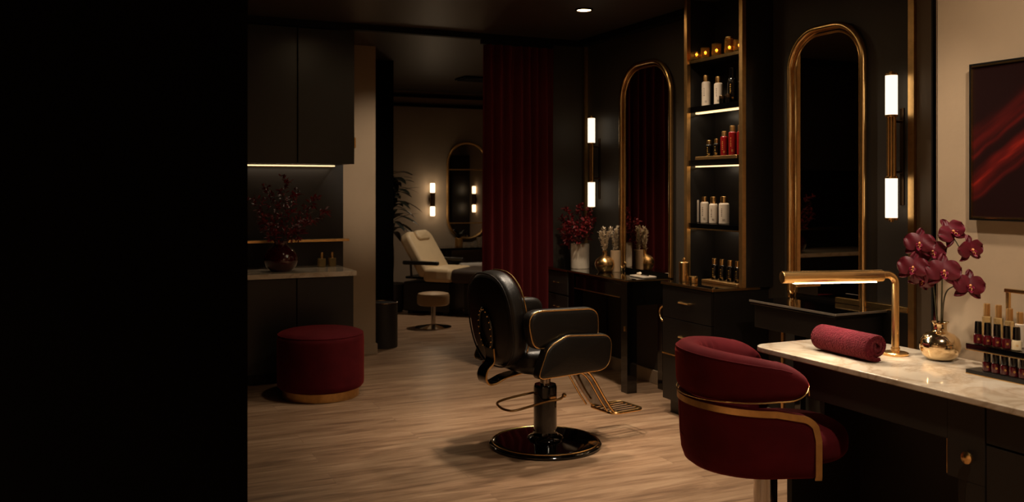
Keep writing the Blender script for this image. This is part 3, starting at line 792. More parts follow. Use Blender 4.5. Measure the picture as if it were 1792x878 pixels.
# bottles ------------------------------------------------------
def shampoo(label, r, h, m='white_plastic', capm='brass', group='white bottles on the shelving', capf=0.2, kind='bottle', shoulder=.012, pm='print', name='toiletry_bottle'):
    t = thing(name, label, kind, (0, 0, 0), 0, group)
    hb = h * (1 - capf)
    MB().lathe([(0, 0), (r * .92, 0), (r, .004), (r, hb - shoulder), (r * .93, hb - shoulder * .4), (r * .72, hb), (0, hb)], seg=28).build('bottle_body', m, t)
    MB().lathe([(0, hb), (r * .66, hb), (r * .68, hb + .002), (r * .68, h - .003), (r * .62, h), (0, h)], seg=24).build('cap', capm, t)
    if pm:
        b = MB(); q = random.Random(int(h * 1e4) + int(r * 1e4))
        z = hb * .72
        for k in range(5):                          # a column of tiny letters down the front
            hh = q.uniform(.004, .008); a0 = -2.75
            for j in range(2):
                a = a0 + j * .09 + q.uniform(-.02, .02)
                p = Vector((math.cos(a) * (r + .0004), math.sin(a) * (r + .0004), z))
                tn = Vector((-math.sin(a), math.cos(a), 0))
                b.prism(rr(.0035, hh, .0005, 1), p, tn, (0, 0, 1), .0006)
            z -= hh + .006
        for k in range(2):
            p0 = Vector((math.cos(-2.3) * (r + .0004), math.sin(-2.3) * (r + .0004), hb * .22 - k * .007))
            b.prism(rr(r * .5, .0025, .0005, 1), p0, (-math.sin(-2.3), math.cos(-2.3), 0), (0, 0, 1), .0006)
        b.build('lettering', pm, t, smooth=False)
    return t
def put(o, px, X, z): o.location = (X, y_on(px, X), z); return o
g = 'white bottles on the shelving'
a = SH['a'] + .001
put(shampoo('white bottle with brass cap, closest to the far upright on the second shelf', .029, .205), 1218, 3.64, a)
put(shampoo('white bottle with brass cap, second from the far upright on the second shelf', .030, .207), 1236, 3.64, a)
put(shampoo('squat white bottle with brass cap beside the black pump bottles', .029, .185, capf=.22), 1257.5, 3.64, a)
g = 'black bottles on the second shelf'
put(shampoo('large black bottle with black cap on the second shelf', .031, .225, 'black_glass', 'gloss', g, .28, pm='print_gold', shoulder=.035), 1282, 3.64, a)
put(shampoo('black bottle half hidden by the near brass upright on the second shelf', .026, .185, 'black_glass', 'gloss', g, .25, pm=None, shoulder=.03), 1298, 3.66, a)
g = 'small dark jars on the second shelf'
def jar(label, r, h, g, m='black_glass', lid='bronze', name='cosmetic_jar'):
    t = thing(name, label, 'jar', (0, 0, 0), 0, g)
    MB().lathe([(0, 0), (r * .95, 0), (r, .003), (r, h * .6), (0, h * .6)], seg=20).build('jar_body', m, t)
    MB().lathe([(0, h * .6), (r * 1.03, h * .6), (r * 1.03, h - .003), (r * .95, h), (0, h)], seg=20).build('lid', lid, t); return t
put(jar('tiny dark jar before the squat white bottle', .020, .05, g), 1264, 3.585, a)
put(jar('tiny dark jar before the large black bottle', .018, .055, g), 1275, 3.585, a)
# second: brass tray with dark and red bottles
b_ = SH['b'] + .001
tY0, tY1 = y_on(1299, 3.60), y_on(1226, 3.60)
t = thing('display_tray', 'flat brass display tray under the red bottles on the third shelf', 'tray', (3.62, (tY0 + tY1) / 2, b_))
MB().pad(rr(.13, abs(tY1 - tY0), .006, 3), (0, 0, .011), (1, 0, 0), (0, 1, 0), .022, .003).build('tray_body', 'brass_soft', t)
g = 'bottles on the third shelf'
zt = b_ + .023
put(shampoo('small black bottle with brass cap at the far end of the third shelf', .024, .105, 'black_glass', 'brass', g, .25, pm='print_gold'), 1241, 3.62, zt)
put(shampoo('small black bottle with brass cap next to the red bottles on the third shelf', .021, .110, 'black_glass', 'brass', g, .25, pm='print_gold'), 1254, 3.62, zt)
put(shampoo('shortest red bottle with copper cap on the third shelf', .024, .155, 'red_glass', 'brass_soft', g, .2, pm='print_gold'), 1267.5, 3.62, zt)
put(shampoo('tall red bottle with copper cap, middle of the red ones on the third shelf', .025, .185, 'red_glass', 'brass_soft', g, .2, pm='print_gold'), 1282, 3.62, zt)
put(shampoo('red bottle with copper cap half hidden by the near upright on the third shelf', .024, .185, 'red_glass', 'brass_soft', g, .2, pm=None), 1296, 3.635, zt)
c_ = SH['c'] + .001
g = 'white bottles on the shelving'
put(shampoo('tallest white bottle with brass cap on the fourth shelf', .028, .20, capf=.21), 1217.5, 3.63, c_)
put(shampoo('white bottle with brass cap next to the tallest on the fourth shelf', .027, .172, capf=.2), 1233, 3.63, c_)
put(shampoo('white bottle with brass cap, third from the far upright on the fourth shelf', .028, .172, capf=.26), 1248.5, 3.63, c_)
put(shampoo('widest white bottle with brass cap, nearest the near upright on the fourth shelf', .033, .175, capf=.24), 1267, 3.63, c_)
# top: glowing amber candle glasses
gz = SH['glass'] + .005
for px, r, h, lid, lab in ((1219, .042, .055, 0, 'wide low amber glass bowl at the far end of the top shelf'), (1234.5, .030, .075, 0, 'amber candle glass second from the far end of the top shelf'),
                           (1254, .031, .085, 0, 'amber candle glass in the middle of the top shelf'), (1276.5, .031, .095, 1, 'lidded amber candle jar on the top shelf'), (1294, .036, .075, 0, 'low amber glass bowl nearest the near upright on the top shelf')):
    t = thing('candle_glass', lab, 'candle', (3.60, y_on(px, 3.60), gz), 0, 'amber candle glasses on the top shelf')
    MB().lathe([(0, 0), (r * .8, 0), (r, .008), (r, h), (r * .92, h), (r * .92, .012), (0, .012)], seg=28).build('cup', 'amber', t)
    MB().cyl((0, 0, .013), (0, 0, .030), r * .6, seg=16).build('wax', 'leaf_dried', t)
    MB().lathe([(0, 0), (.005, .004), (.006, .010), (.002, .022), (0, .026)], (0, 0, .031), 10).build('flame', 'flame', t)
    if lid: MB().cyl((0, 0, h + .0005), (0, 0, h + .016), r * .8, seg=24, bev=.003).build('lid', 'brass', t)
    point('candle_light', (3.60, y_on(px, 3.60), gz + .045), 0.05, .008, (1, .70, .38))
# cabinet top
t = thing('brass_canister', 'polished brass canister with knob lid on the drawer cabinet', 'canister', (3.44, y_on(1197, 3.44), CZ))
MB().lathe([(0, 0), (.03, 0), (.032, .003), (.032, .10), (0, .10)], seg=28).build('canister_body', 'brass', t)
MB().lathe([(0, .10), (.033, .10), (.033, .125), (.028, .13), (.008, .133), (.007, .14), (.011, .148), (.008, .156), (0, .157)], seg=28).build('lid', 'brass', t)
put(jar('small squat brass jar next to the brass canister', .028, .045, None, 'brass', 'brass', 'brass_jar'), 1213, 3.44, CZ)
tY0, tY1 = y_on(1299, 3.58), y_on(1236, 3.58)
t = thing('display_tray', 'flat brass tray holding four black bottles on the drawer cabinet', 'tray', (3.60, (tY0 + tY1) / 2, CZ))
MB().pad(rr(.12, abs(tY1 - tY0), .006, 3), (0, 0, .009), (1, 0, 0), (0, 1, 0), .018, .003).build('tray_body', 'brass_soft', t)
g = 'black bottles on the cabinet tray'
for px, lab in ((1250.5, 'at the far end of the tray'), (1264, 'second from the far end of the tray'), (1278, 'third from the far end of the tray'), (1291, 'next to the near upright')):
    put(shampoo('black bottle on the cabinet tray, ' + lab, .0225, .135, 'black_glass', 'brass', g, .28, pm='print_gold'), px, 3.60, CZ + .0185)

# ------------------------------------------------------------------ near vanity
vb = thing('vanity_table', 'black glossy vanity table behind the burgundy chair, below the near mirror', 'table', (3.58, 3.85, 0))
VB = 0.815
MB().box(3.40, 3.50, VB - .022, 3.778, 4.16, VB, .003).build('tabletop', 'gloss', vb, True)
MB().box(3.394, 3.496, VB - .010, 3.40, 4.16, VB + .0005).box(3.40, 3.494, VB - .010, 3.76, 3.50, VB + .0005).build('edge_strip', 'steel', vb, True)
MB().box(3.425, 3.52, .66, 3.745, 4.15, VB - .022, .002).build('apron', 'niche', vb, True)
for y in (3.53, 4.08): MB().box(3.70, y, 0, 3.74, y + .05, .66, .002).build('leg', 'gloss', vb, True)
for y in (3.53, 3.93): MB().box(3.44, y, 0, 3.458, y + .018, .66, .002).build('leg', 'brass', vb, True)
# ------------------------------------------------------------------ manicure desk
DZ = 0.80
md = thing('manicure_desk', 'long dark manicure desk with pale marble top in front of the taupe wall', 'desk', (2.75, 2.2, 0))
o = rr(0.545, 1.73, (0.01, .01, .03, .075), 8)          # x 2.475..3.02 , y 1.30..3.03
MB().pad(o, (2.7475, 2.165, DZ - .011), (1, 0, 0), (0, 1, 0), .022, .004).build('tabletop', 'marble', md, True)['label'] = 'pale polished marble top'
MB().box(2.502, 2.086, .642, 2.525, 2.80, DZ - .022, .002).box(2.76, 2.90, .0, 2.985, 2.93, DZ - .022, .002).box(2.585, 2.90, 0, 2.762, 2.93, .335, .002).build('apron', 'cabinet_matte', md, True)  # low inner box added to stand for shade under the desk
MB().box(2.955, 2.08, 0.0, 2.98, 2.90, DZ - .022).build('back_panel', 'cabinet_matte', md, True)
MB().box(2.54, 1.30, .03, 3.0, 2.075, DZ - .022).box(2.502, 1.95, .525, 2.54, 2.085, DZ - .022, .002).box(2.502, 1.95, 0.03, 2.54, 2.018, .525, .002).box(2.56, 1.3, 0, 2.98, 2.06, .03).build('cabinet_body', 'cabinet_matte', md, True)
MB().box(2.504, 2.0865, .53, 2.512, 2.0895, .642).build('edge_strip', 'brass', md, True)
for z0, z1 in ((.662, .772), (.36, .655), (.04, .353)):
    MB().box(2.504, 1.305, z0, 2.54, 1.945, z1, .002).build('drawer', 'cabinet_matte', md, True)
kb = MB()
kc = Vector((2.502, y_on(1696, 2.495), .605))
rings = []
for d_, r in ((0, .006), (.008, .006), (.010, .014), (.014, .0195), (.018, .0205), (.022, .019), (.026, .012), (.0275, .0005)):
    rings.append([kc + Vector((-d_, r * math.cos(2 * PI * k / 24), r * math.sin(2 * PI * k / 24))) for k in range(24)])
kb.loft(rings).build('knob', 'brass', md, True)['label'] = 'round polished brass knob'

# brass desk lamp
lb = Vector((2.84, 2.605, DZ))
dl = thing('desk_lamp', 'tubular brass desk lamp standing on the marble desk behind the rolled towel', 'lamp', lb)
MB().lathe([(0, 0), (.047, 0), (.049, .003), (.049, .009), (.046, .012), (.012, .013), (0, .013)], seg=40).build('base', 'brass', dl)
end = Vector((2.379, 2.726, 1.112)) - lb
d2 = Vector((end.x, end.y, 0)); Lh = d2.length; d2.normalize()
H = 0.314; R_ = .035
pts = [Vector((0, 0, .01)), Vector((0, 0, .1)), Vector((0, 0, H - R_))]
for k in range(1, 9):
    a = PI / 2 * k / 8
    pts.append(d2 * (R_ - R_ * math.cos(a)) + Vector((0, 0, H - R_ + R_ * math.sin(a))))
pts.append(d2 * .06 + Vector((0, 0, H)))
MB().tube(pts, .0145, 16).cyl((0, 0, .012), (0, 0, .03), .0175, seg=20, bev=.002).build('post', 'brass', dl)
hd = MB(); seg = 28; rT = .0235
a0, a1 = d2 * .055 + Vector((0, 0, H - .003)), d2 * Lh + Vector((0, 0, H - .003))
hd.cyl(a0, a1, rT, seg=seg, bev=.004)
hd.build('lamp_head', 'brass', dl)
sd = d2.cross(Vector((0, 0, 1)))
ms = Matrix((d2, sd, Vector((0, 0, 1)))).transposed().to_4x4()
MB().box(.085, -.011, H - .0285, Lh - .05, .011, H - .0245, .001, ms).build('light_strip', 'led_lamp', dl)['label'] = 'glowing strip under the tube'
mid = lb + d2 * (Lh * .5) + Vector((0, 0, H - .034))
area('desk_lamp_light', mid, 2.6, Lh * .75, .02, (0, 0, -1), (1, .85, .66), roll=d2)

# rolled towel: a spiral of thick cloth, axis along y
tc = Vector((2.655, 2.665, DZ))
tw = MB(); R0 = .057
sp_out = []; turns = 2.5; n = 90
def sp(f, off):
    a = -PI / 2 + 0.35 - f * turns * 2 * PI * 1.0
    r = .0075 + (R0 - .0075 - .0075) * (1 - f) ** 0.95
    return ((r + off) * math.cos(a), (r + off) * math.sin(a))
th_ = .0076
outer = [sp(k / n, th_) for k in range(n + 1)]; inner = [sp(k / n, -th_) for k in range(n + 1)]
prof = outer + inner[::-1]
rings = []
L0 = .305
for f in (0, .012, .04, .25, .5, .75, .96, .988, 1):
    e = min(f, 1 - f); sc = 1.0 - (.05 if e < .005 else .012 if e < .02 else 0)
    y = -L0 / 2 + L0 * f
    rings.append([Vector((x * sc, y + .004 * math.sin(k * .21) * (1 if e < .05 else 0), R0 + z * sc * .98)) for k, (x, z) in enumerate(prof)])
tw.loft(rings, True, False)
# end rims
bm = tw.bm; bm.verts.ensure_lookup_table(); m = len(prof)
for base_i in (0, (len(rings) - 1) * m):
    for k in range(n):
        q = [bm.verts[base_i + k], bm.verts[base_i + k + 1], bm.verts[base_i + m - 2 - k], bm.verts[base_i + m - 1 - k]]
        try: bm.faces.new(q)
        except ValueError: pass
t = tw.build('rolled_towel', 'towel', angle=60); t.location = tc; t.rotation_euler = (0, 0, math.radians(-3))
tag(t, 'rolled burgundy terry towel on the marble desk beside the brass lamp', 'towel')

# ------------------------------------------------------------------ gold vase and orchids
gv = Vector((2.915, 2.462, DZ))
lathe_thing('gold_vase', 'polished gold squat vase holding orchids on the marble desk', 'vase', gv,
    [(0, 0), (.040, 0), (.044, .002), (.062, .018), (.072, .042), (.0735, .060), (.068, .082), (.05, .099), (.028, .108), (.0245, .113), (.0245, .135), (.029, .141), (.034, .1445),
     (.030, .1445), (.022, .135), (.021, .113), (0, .105)], 'champagne', 48)
def petal(mb, ang, L, w, cup=.18, back=0.0, notch=0.0, z0=0.0):
    """petal in the local xy plane (flower faces +z); ang = direction of its axis"""
    ax = Vector((math.cos(ang), math.sin(ang), 0)); sd = Vector((-math.sin(ang), math.cos(ang), 0))
    nu, nv = 11, 8; g = []
    for i in range(nu + 1):
        f = i / nu; row = []
        f = math.sin(PI / 2 * f)
        gq = .10 + .90 * f
        wid = w / 2 * max(.03, math.sqrt(max(0, 1 - (2 * gq - 1) ** 2))) ** (1.0 if notch else 1.25)
        for j in range(nv + 1):
            s = j / nv * 2 - 1
            x = L * f * (1 - notch * (1 - abs(s)) * f * 0)
            zz = z0 + cup * L * f * f - back * L * f + .12 * wid * (1 - s * s) + .006 * math.sin(f * 7 + s * 4) * f
            row.append(mb.bm.verts.new(ax * x + sd * (wid * s) + Vector((0, 0, zz))))
        g.append(row)
    for i in range(nu):
        for j in range(nv):
            mb.bm.faces.new((g[i][j], g[i + 1][j], g[i + 1][j + 1], g[i][j + 1]))
def orchid_flower(parent, pos, face, up, s):
    z = Vector(face).normalized(); y = (Vector(up) - z * Vector(up).dot(z)).normalized(); x = y.cross(z)
    mt = Matrix((x, y, z)).transposed()
    b = MB()
    for a in (90, 222, 318): petal(b, math.radians(a), .060 * s, .034 * s, -.05, .06, 0, -.004 * s)
    for a in (12, 168): petal(b, math.radians(a), .056 * s, .066 * s, -.06, .0, .1, .003 * s)
    o = b.build('flower', 'petal', parent, angle=75)
    c = MB()
    petal(c, math.radians(270), .026 * s, .020 * s, .9, .0, 0, .006 * s)
    petal(c, math.radians(225), .015 * s, .014 * s, 1.0, 0, 0, .006 * s); petal(c, math.radians(315), .015 * s, .014 * s, 1.0, 0, 0, .006 * s)
    c.build('lip', 'lip', o, angle=75)
    d = MB().ball((0, .001 * s, .012 * s), .0042 * s, .0055 * s, .007 * s, 10, 6); d.tube([(0, -.004 * s, .010 * s), (.003 * s, -.010 * s, .020 * s), (.001 * s, -.017 * s, .021 * s)], .0011 * s, 5).tube([(-.001, -.004 * s, .010 * s), (-.004 * s, -.009 * s, .019 * s)], .001 * s, 5)
    d.build('throat', 'orchid_throat', o)
    o.location = pos; o.rotation_euler = mt.to_euler()
    return o
tocam = Vector((-.62, -.75, .12))
def FP(px, py, t): return at_t(px, py, t)
m0 = gv + Vector((0, 0, .135))
def orchid_stem(label, path, flowers):
    t = thing('orchid_stem', label, 'orchid', m0, 0, 'orchid stems in the gold vase')
    pts = spline([Vector(p) - m0 for p in path], 10)
    MB().tube(pts, [.0036 - .0018 * i / len(pts) for i in range(len(pts))], 8).build('stem', 'stem', t)
    for (px, py, tt, s, fx_, fy_, fz_, roll) in flowers:
        p = FP(px, py, tt) - m0
        q = min(pts, key=lambda v: (v - p).length)
        face = Vector((fx_, fy_, fz_)); 
        fl = orchid_flower(t, p, face, (math.sin(roll) * .9, -math.sin(roll) * .42, math.cos(roll)), s)
        bk = p - face.normalized() * .012
        MB().tube(spline([q, q.lerp(bk, .5) + Vector((0, 0, .008)), bk, p], 5), .0015, 6).build('flower_stalk', 'stem', t)
    return t
inside = [m0 + Vector((.004, 0, -.03)), m0]
orchid_stem('orchid stem leaning towards the brass wall strip, with four burgundy flowers', [m0 + Vector((-.008, .004, -.03)), m0 + Vector((-.008, .004, 0)), FP(1636, 520, 3.44), FP(1630, 480, 3.42), FP(1618, 450, 3.42), FP(1612, 430, 3.42)],
    [(1609, 426, 3.36, 1.0, -.75, -.65, .05, .1), (1598, 468, 3.34, 1.02, -.8, -.6, .05, .12), (1630, 440, 3.38, 1.0, -.45, -.85, .05, -.05), (1614, 489, 3.40, .85, -.6, -.7, -.35, .4)])
orchid_stem('tallest orchid stem, rising straight and carrying three burgundy flowers', [m0 + Vector((.0, -.006, -.03)), m0 + Vector((0, -.006, 0)), FP(1648, 520, 3.42), FP(1650, 470, 3.42), FP(1655, 440, 3.42), FP(1666, 415, 3.40), FP(1682, 436, 3.36), FP(1697, 437, 3.34)],
    [(1651, 475, 3.30, 1.12, -.62, -.78, .08, .0), (1666, 406, 3.36, .98, -.35, -.85, .25, -.5), (1699, 437, 3.30, .92, -.2, -.9, .0, -.15)])
orchid_stem('shortest orchid stem, curving over towards the nail polish rack with one flower', [m0 + Vector((.008, -.004, -.03)), m0 + Vector((.008, -.004, 0)), FP(1651, 530, 3.40), FP(1658, 508, 3.38), FP(1674, 500, 3.36), FP(1688, 503, 3.34)],
    [(1696, 500, 3.29, 1.02, -.5, -.85, .1, .1)])

# ------------------------------------------------------------------ nail polish rack
rk = thing('polish_rack', 'two-tier black and brass rack of nail polish on the marble desk', 'rack', (2.87, 2.06, DZ))
RX0, RX1, RYa, RYb = 2.785, 2.985, 2.245, 1.83
SHZ = .905
MB().box(RX0, RYb, DZ, RX1 - .06, RYa, DZ + .016, .002).build('tray', 'cabinet', rk, True)
MB().box(RX0, RYb, SHZ - .018, RX1, RYa, SHZ + .002, .002).build('shelf', 'gloss', rk, True)
MB().box(RX0 - .001, RYb, SHZ - .021, RX0 + .006, RYa, SHZ - .018).box(RX0 - .001, RYb, DZ, RX0 + .001, RYa, DZ + .003).build('edge_strip', 'brass', rk, True)
MB().box(RX1 - .07, RYa - .02, DZ, RX1 - .055, RYa - .005, SHZ - .018).box(RX1 - .07, RYb + .005, DZ, RX1 - .055, RYb + .02, SHZ - .018).build('support', 'brass_soft', rk, True)
xh = RX1 - .03
MB().box(xh - .006, RYa - .045, SHZ, xh + .006, RYa - .031, 1.092, .002).box(xh - .006, 1.985, SHZ, xh + .006, 1.999, 1.092, .002).box(xh - .0075, 1.98, 1.080, xh + .0075, RYa - .026, 1.094, .002).build('handle', 'brass', rk, True)
def polish(label, X, Y, z, colr, hh=.078):
    t = thing('nail_polish_bottle', label, 'nail polish', (X, Y, z), 0, 'nail polish bottles on the rack')
    b = .034
    MB().lathe([(0, 0), (.0135, 0), (.0155, .002), (.0155, b - .006), (.013, b - .001), (.009, b), (0, b)], seg=20).build('bottle_body', colr, t)
    MB().lathe([(0, b), (.0115, b), (.0125, b + .002), (.0112, hh - .003), (.0095, hh), (0, hh)], seg=18).build('cap', 'gloss', t)
    mk = MB()
    for k in range(3):
        a = -2.55 + k * .16
        mk.prism(rr(.0016, .008 if k % 2 else .005, .0003, 1), (.0158 * math.cos(a), .0158 * math.sin(a), b * .5), (-math.sin(a), math.cos(a), 0), (0, 0, 1), .0005)
    mk.build('lettering', 'print_gold', t, smooth=False)
    return t
ords = ['nearest the gold vase', 'second from the gold vase', 'third from the gold vase', 'fourth from the gold vase', 'fifth from the gold vase', 'sixth from the gold vase']
for k, px in enumerate((1712, 1728.5, 1745, 1762, 1779)):
    polish(('black-capped wine-red nail polish on the upper tier, ' if k < 4 else 'ivory nail polish with dark cap on the upper tier, ') + ords[k], RX0 + .025, y_on(px, RX0 + .025), SHZ + .003, 'polish_red' if k < 4 else 'polish_cream')
for k, px in enumerate((1727.5, 1743, 1758.5, 1774.5, 1791)):
    polish('black-capped wine-red nail polish on the lower tier, ' + ords[k], RX0 + .028, y_on(px, RX0 + .028), DZ + .017, 'polish_red')
for k, (px, hh, lab) in enumerate(((1727, .135, 'nearest the orchids'), (1747.5, .135, 'second from the orchids'), (1767, .128, 'third from the orchids'), (1785, .120, 'fourth from the orchids'))):
    X = RX0 + .085
    o = shampoo('pale gold-capped serum bottle behind the upper nail polishes, ' + lab, .0155, hh, 'white_plastic' if k == 3 else 'perfume', 'brass_soft', 'serum bottles on the rack', .33, shoulder=.002, pm='print' if k == 3 else None, name='serum_bottle')
    put(o, px, X, SHZ + .003)

# ------------------------------------------------------------------ painting on the taupe wall
pc = Vector((XP - .02, 2.07, 1.625))
pt = thing('wall_painting', 'dark maroon abstract painting with red strokes on the taupe wall', 'painting', pc)
MB().box(-.012, -.32, -.285, .012, .32, .285).build('canvas', 'painting', pt)
fr_ = MB()
for a, b in (((-.018, -.327, -.293), (.02, -.318, .293)), ((-.018, .318, -.293), (.02, .327, .293)), ((-.018, -.318, -.293), (.02, .318, -.285)), ((-.018, -.318, .285), (.02, .318, .293))):
    fr_.box(*a, *b, .001)
f_ = fr_.build('frame', 'black_trim', pt)
ln = MB()
for a, b in (((-.0195, -.3195, -.286), (-.012, -.313, .286)), ((-.0195, .315, -.286), (-.012, .319, .286)), ((-.0195, -.319, -.2865), (-.012, .319, -.280)), ((-.0195, -.319, .280), (-.012, .319, .2865))):
    ln.box(*a, *b)
ln.build('gold_line', 'brass', f_)
# ------------------------------------------------------------------ velvet tub chair (local +x = front)
tc_ = thing('tub_chair', 'burgundy velvet swivel tub chair with gold band at the marble desk', 'chair', (2.345, 2.865, 0), math.radians(-20))
def upath(Rm, xa, na=40, nsx=8):
    """stations round a U: (centre, outward normal, arc fraction -1..1 , distance from tip)"""
    st = []
    for i in range(nsx): st.append((Vector((xa * (1 - i / nsx), 0, 0)), Vector((0, -1, 0)), -1.0 , ))
    for i in range(na + 1):
        a = -PI / 2 - PI * i / na
        st.append((Vector((0, 0, 0)), Vector((math.cos(a), math.sin(a), 0)), -1 + 2 * i / na))
    for i in range(1, nsx + 1): st.append((Vector((xa * i / nsx, 0, 0)), Vector((0, 1, 0)), 1.0))
    return st
XA = .13
def back_amt(c, n): return max(0.0, -n.x)             # 1 at the middle of the back, 0 on the arms
def band_z(c, n):
    b = back_amt(c, n); s = b ** .8
    return .655 + (1 - s) * .014, .815 + .036 * s - .30 * max(0, c.x - .01)
st = upath(.25, XA, 56, 12)
rings = []; N = len(st)
for i, (c, n, f) in enumerate(st):
    z0, z1 = band_z(c, n)
    # rounded tips
    d = min(i, N - 1 - i); tipn = 9
    k = 1.0 if d >= tipn else math.sqrt(max(0.0, 1 - (1 - (d + .02) / tipn) ** 2))
    zc = (z0 + z1) / 2 ; hz = (z1 - z0) / 2 * (0.12 + .88 * k)
    th = .088 * (0.25 + .75 * k ** .7) + .010 * back_amt(c, n)
    o0 = .287 - .088 / 2
    sec = rr(th, 2 * hz, min(th * .47, hz * .95), 6)
    ring = []
    for (u, v) in sec:
        off = o0 + u
        if u < 0 and v < hz * .75: off += .0055 * math.sin(i * 1.7) * (1 if abs(f) < .72 else .0)      # gathered pleats inside
        lean = (v / max(hz, .01)) * .004
        ring.append(c + n * (off + lean) + Vector((0, 0, zc + v)))
    rings.append(ring)
MB().loft(rings).build('backrest', 'velvet', tc_, angle=70)
# piping seam round the outside near the top and the thin gold line at the lower edge
sm = []; gl_ = []
for i, (c, n, f) in enumerate(st):
    z0, z1 = band_z(c, n); d = min(i, N - 1 - i)
    k = 1.0 if d >= 9 else math.sqrt(max(0.0, 1 - (1 - d / 9) ** 2)); zc = (z0 + z1) / 2; hz = (z1 - z0) / 2 * (.12 + .88 * k)
    if 6 < i < N - 7: sm.append(c + n * .2895 + Vector((0, 0, z1 - .022)))
    gl_.append(c + n * (.243 + .0445 * max(k, .25)) + Vector((0, 0, zc - hz + .006)))
MB().tube(sm, .0026, 6).build('piping', 'velvet', tc_)
tip = [Vector((XA + .003, -.252, .690)), Vector((XA + .004, -.246, .715))]
MB().tube(tip[::-1] + gl_, .0032, 6).build('gold_line', 'brass', tc_)
# lower shell
def shell_top(c, n):
    b = back_amt(c, n)
    return .640 + .010 * b - .18 * max(0, c.x)
XL = .155
st2 = upath(.25, XL, 56, 14); N2 = len(st2)
rings = []; gp = []; gn = []; RCN = .055
for i, (c, n, f) in enumerate(st2):
    zt = shell_top(c, n)
    if c.x > XL - RCN: zt = zt - RCN + math.sqrt(max(0, RCN ** 2 - (c.x - XL + RCN) ** 2))
    prof = [(.20, .372), (.235, .378), (.258, .395), (.270, .43), (.277, .50), (.282, zt - .006), (.279, zt), (.245, zt), (.242, zt - .006), (.238, .50), (.226, .43), (.20, .41)]
    rings.append([c + n * o_ + Vector((0, 0, z)) for o_, z in prof])
    gp.append(c + n * .2835 + Vector((0, 0, zt - .012))); gn.append(n.copy())
MB().loft(rings).build('shell', 'velvet', tc_, angle=50)
MB().lathe([(0, .374), (.20, .374), (.235, .380), (.235, .41), (0, .412)], seg=48).box(0, -.22, .374, XL - .003, .22, .41, .01).build('shell_bottom', 'velvet', tc_)
dn = [Vector((XL + .001, -.2835 + .004 * (k == 5), z)) for k, z in enumerate((.53, .49, .45, .42, .40, .385))]
up_ = [Vector((p.x, -p.y, p.z)) for p in dn]
g0 = gp[2:]; 
pts = dn[::-1] + gp[1:-1] + up_
nn = [Vector((0, -1, 0))] * len(dn) + gn[1:-1] + [Vector((0, 1, 0))] * len(up_)
MB().ribbon(pts, nn, .024, .006).build('gold_band', 'brass_soft', tc_)['label'] = 'wide brushed gold band'
MB().tube([c + n * .279 + Vector((0, 0, .40)) for c, n, f in st2[30:32]] + [Vector((-.281, 0, .5)), Vector((-.285, 0, .62))], .0015, 5).build('seam', 'velvet', tc_)
# cushion
cu_ = [(.20 * math.cos(a) * 1.0 + .0, .0) for a in ()]
o = []
for k in range(48):
    a = 2 * PI * k / 48
    x, y = math.cos(a), math.sin(a)
    o.append((.115 + .255 * (abs(x) ** .85) * (1 if x > 0 else -1), .225 * (abs(y) ** .85) * (1 if y > 0 else -1)))
MB().pad(o, (0, 0, .475), (1, 0, 0), (0, 1, 0), .13, .055, .015, 8).build('seat', 'velvet', tc_)
MB().cyl((.06, 0, .05), (.06, 0, .374), .034, seg=32).cyl((.06, 0, .12), (.06, 0, .365), .046, seg=32, bev=.004).build('column', 'chrome', tc_)
MB().lathe([(0, 0), (.165, 0), (.17, .004), (.165, .012), (.06, .03), (.042, .055), (0, .055)], (.06, 0, 0), 56).build('base', 'chrome', tc_)

# ------------------------------------------------------------------ black styling chair (local +x = front)
sc_ = thing('styling_chair', 'black leather hydraulic styling chair with gold piping in the middle of the floor', 'chair', (2.31, 4.60, 0), math.radians(8))
MB().lathe([(0, 0), (.312, 0), (.318, .006), (.318, .014), (.308, .024), (.27, .03), (.12, .036), (.10, .042), (0, .042)], seg=72).build('base', 'gloss', sc_)
MB().tube([(.300 * math.cos(2 * PI * k / 72), .300 * math.sin(2 * PI * k / 72), .027) for k in range(72)], .0028, 6, True).build('rim_glint', 'brass', sc_)  # brass ring modelled for the reflected highlight along the base edge
MB().lathe([(0, .036), (.105, .036), (.098, .05), (.075, .062), (.066, .085), (.066, .33), (.060, .345), (0, .346)], seg=40).build('column', 'gloss', sc_)
MB().lathe([(0, .34), (.030, .34), (.030, .40), (.075, .40), (.085, .408), (.085, .43), (0, .432)], seg=32).build('piston', 'chrome', sc_)
MB().box(-.16, -.13, .428, .16, .13, .455, .006).build('seat_plate', 'cabinet', sc_)
lev = spline([(.075, -.075, .285), (.04, -.085, .27), (-.06, -.075, .262), (-.24, -.085, .245), (-.285, -.06, .243), (-.30, .0, .25), (-.27, .07, .262), (-.14, .085, .275), (-.03, .075, .285)], 8)
MB().tube(lev, .0068, 8).ball((.078, -.075, .285), .013).box(-.02, -.08, .275, .02, .08, .288, .003).build('pump_lever', 'brass_soft', sc_)
# seat cushion
MB().pad(rr(.50, .47, (.11, .09, .09, .11), 8), (-.03, 0, .515), (1, 0, 0), (0, 1, 0), .13, .05, .012, 8).build('seat', 'leather', sc_)
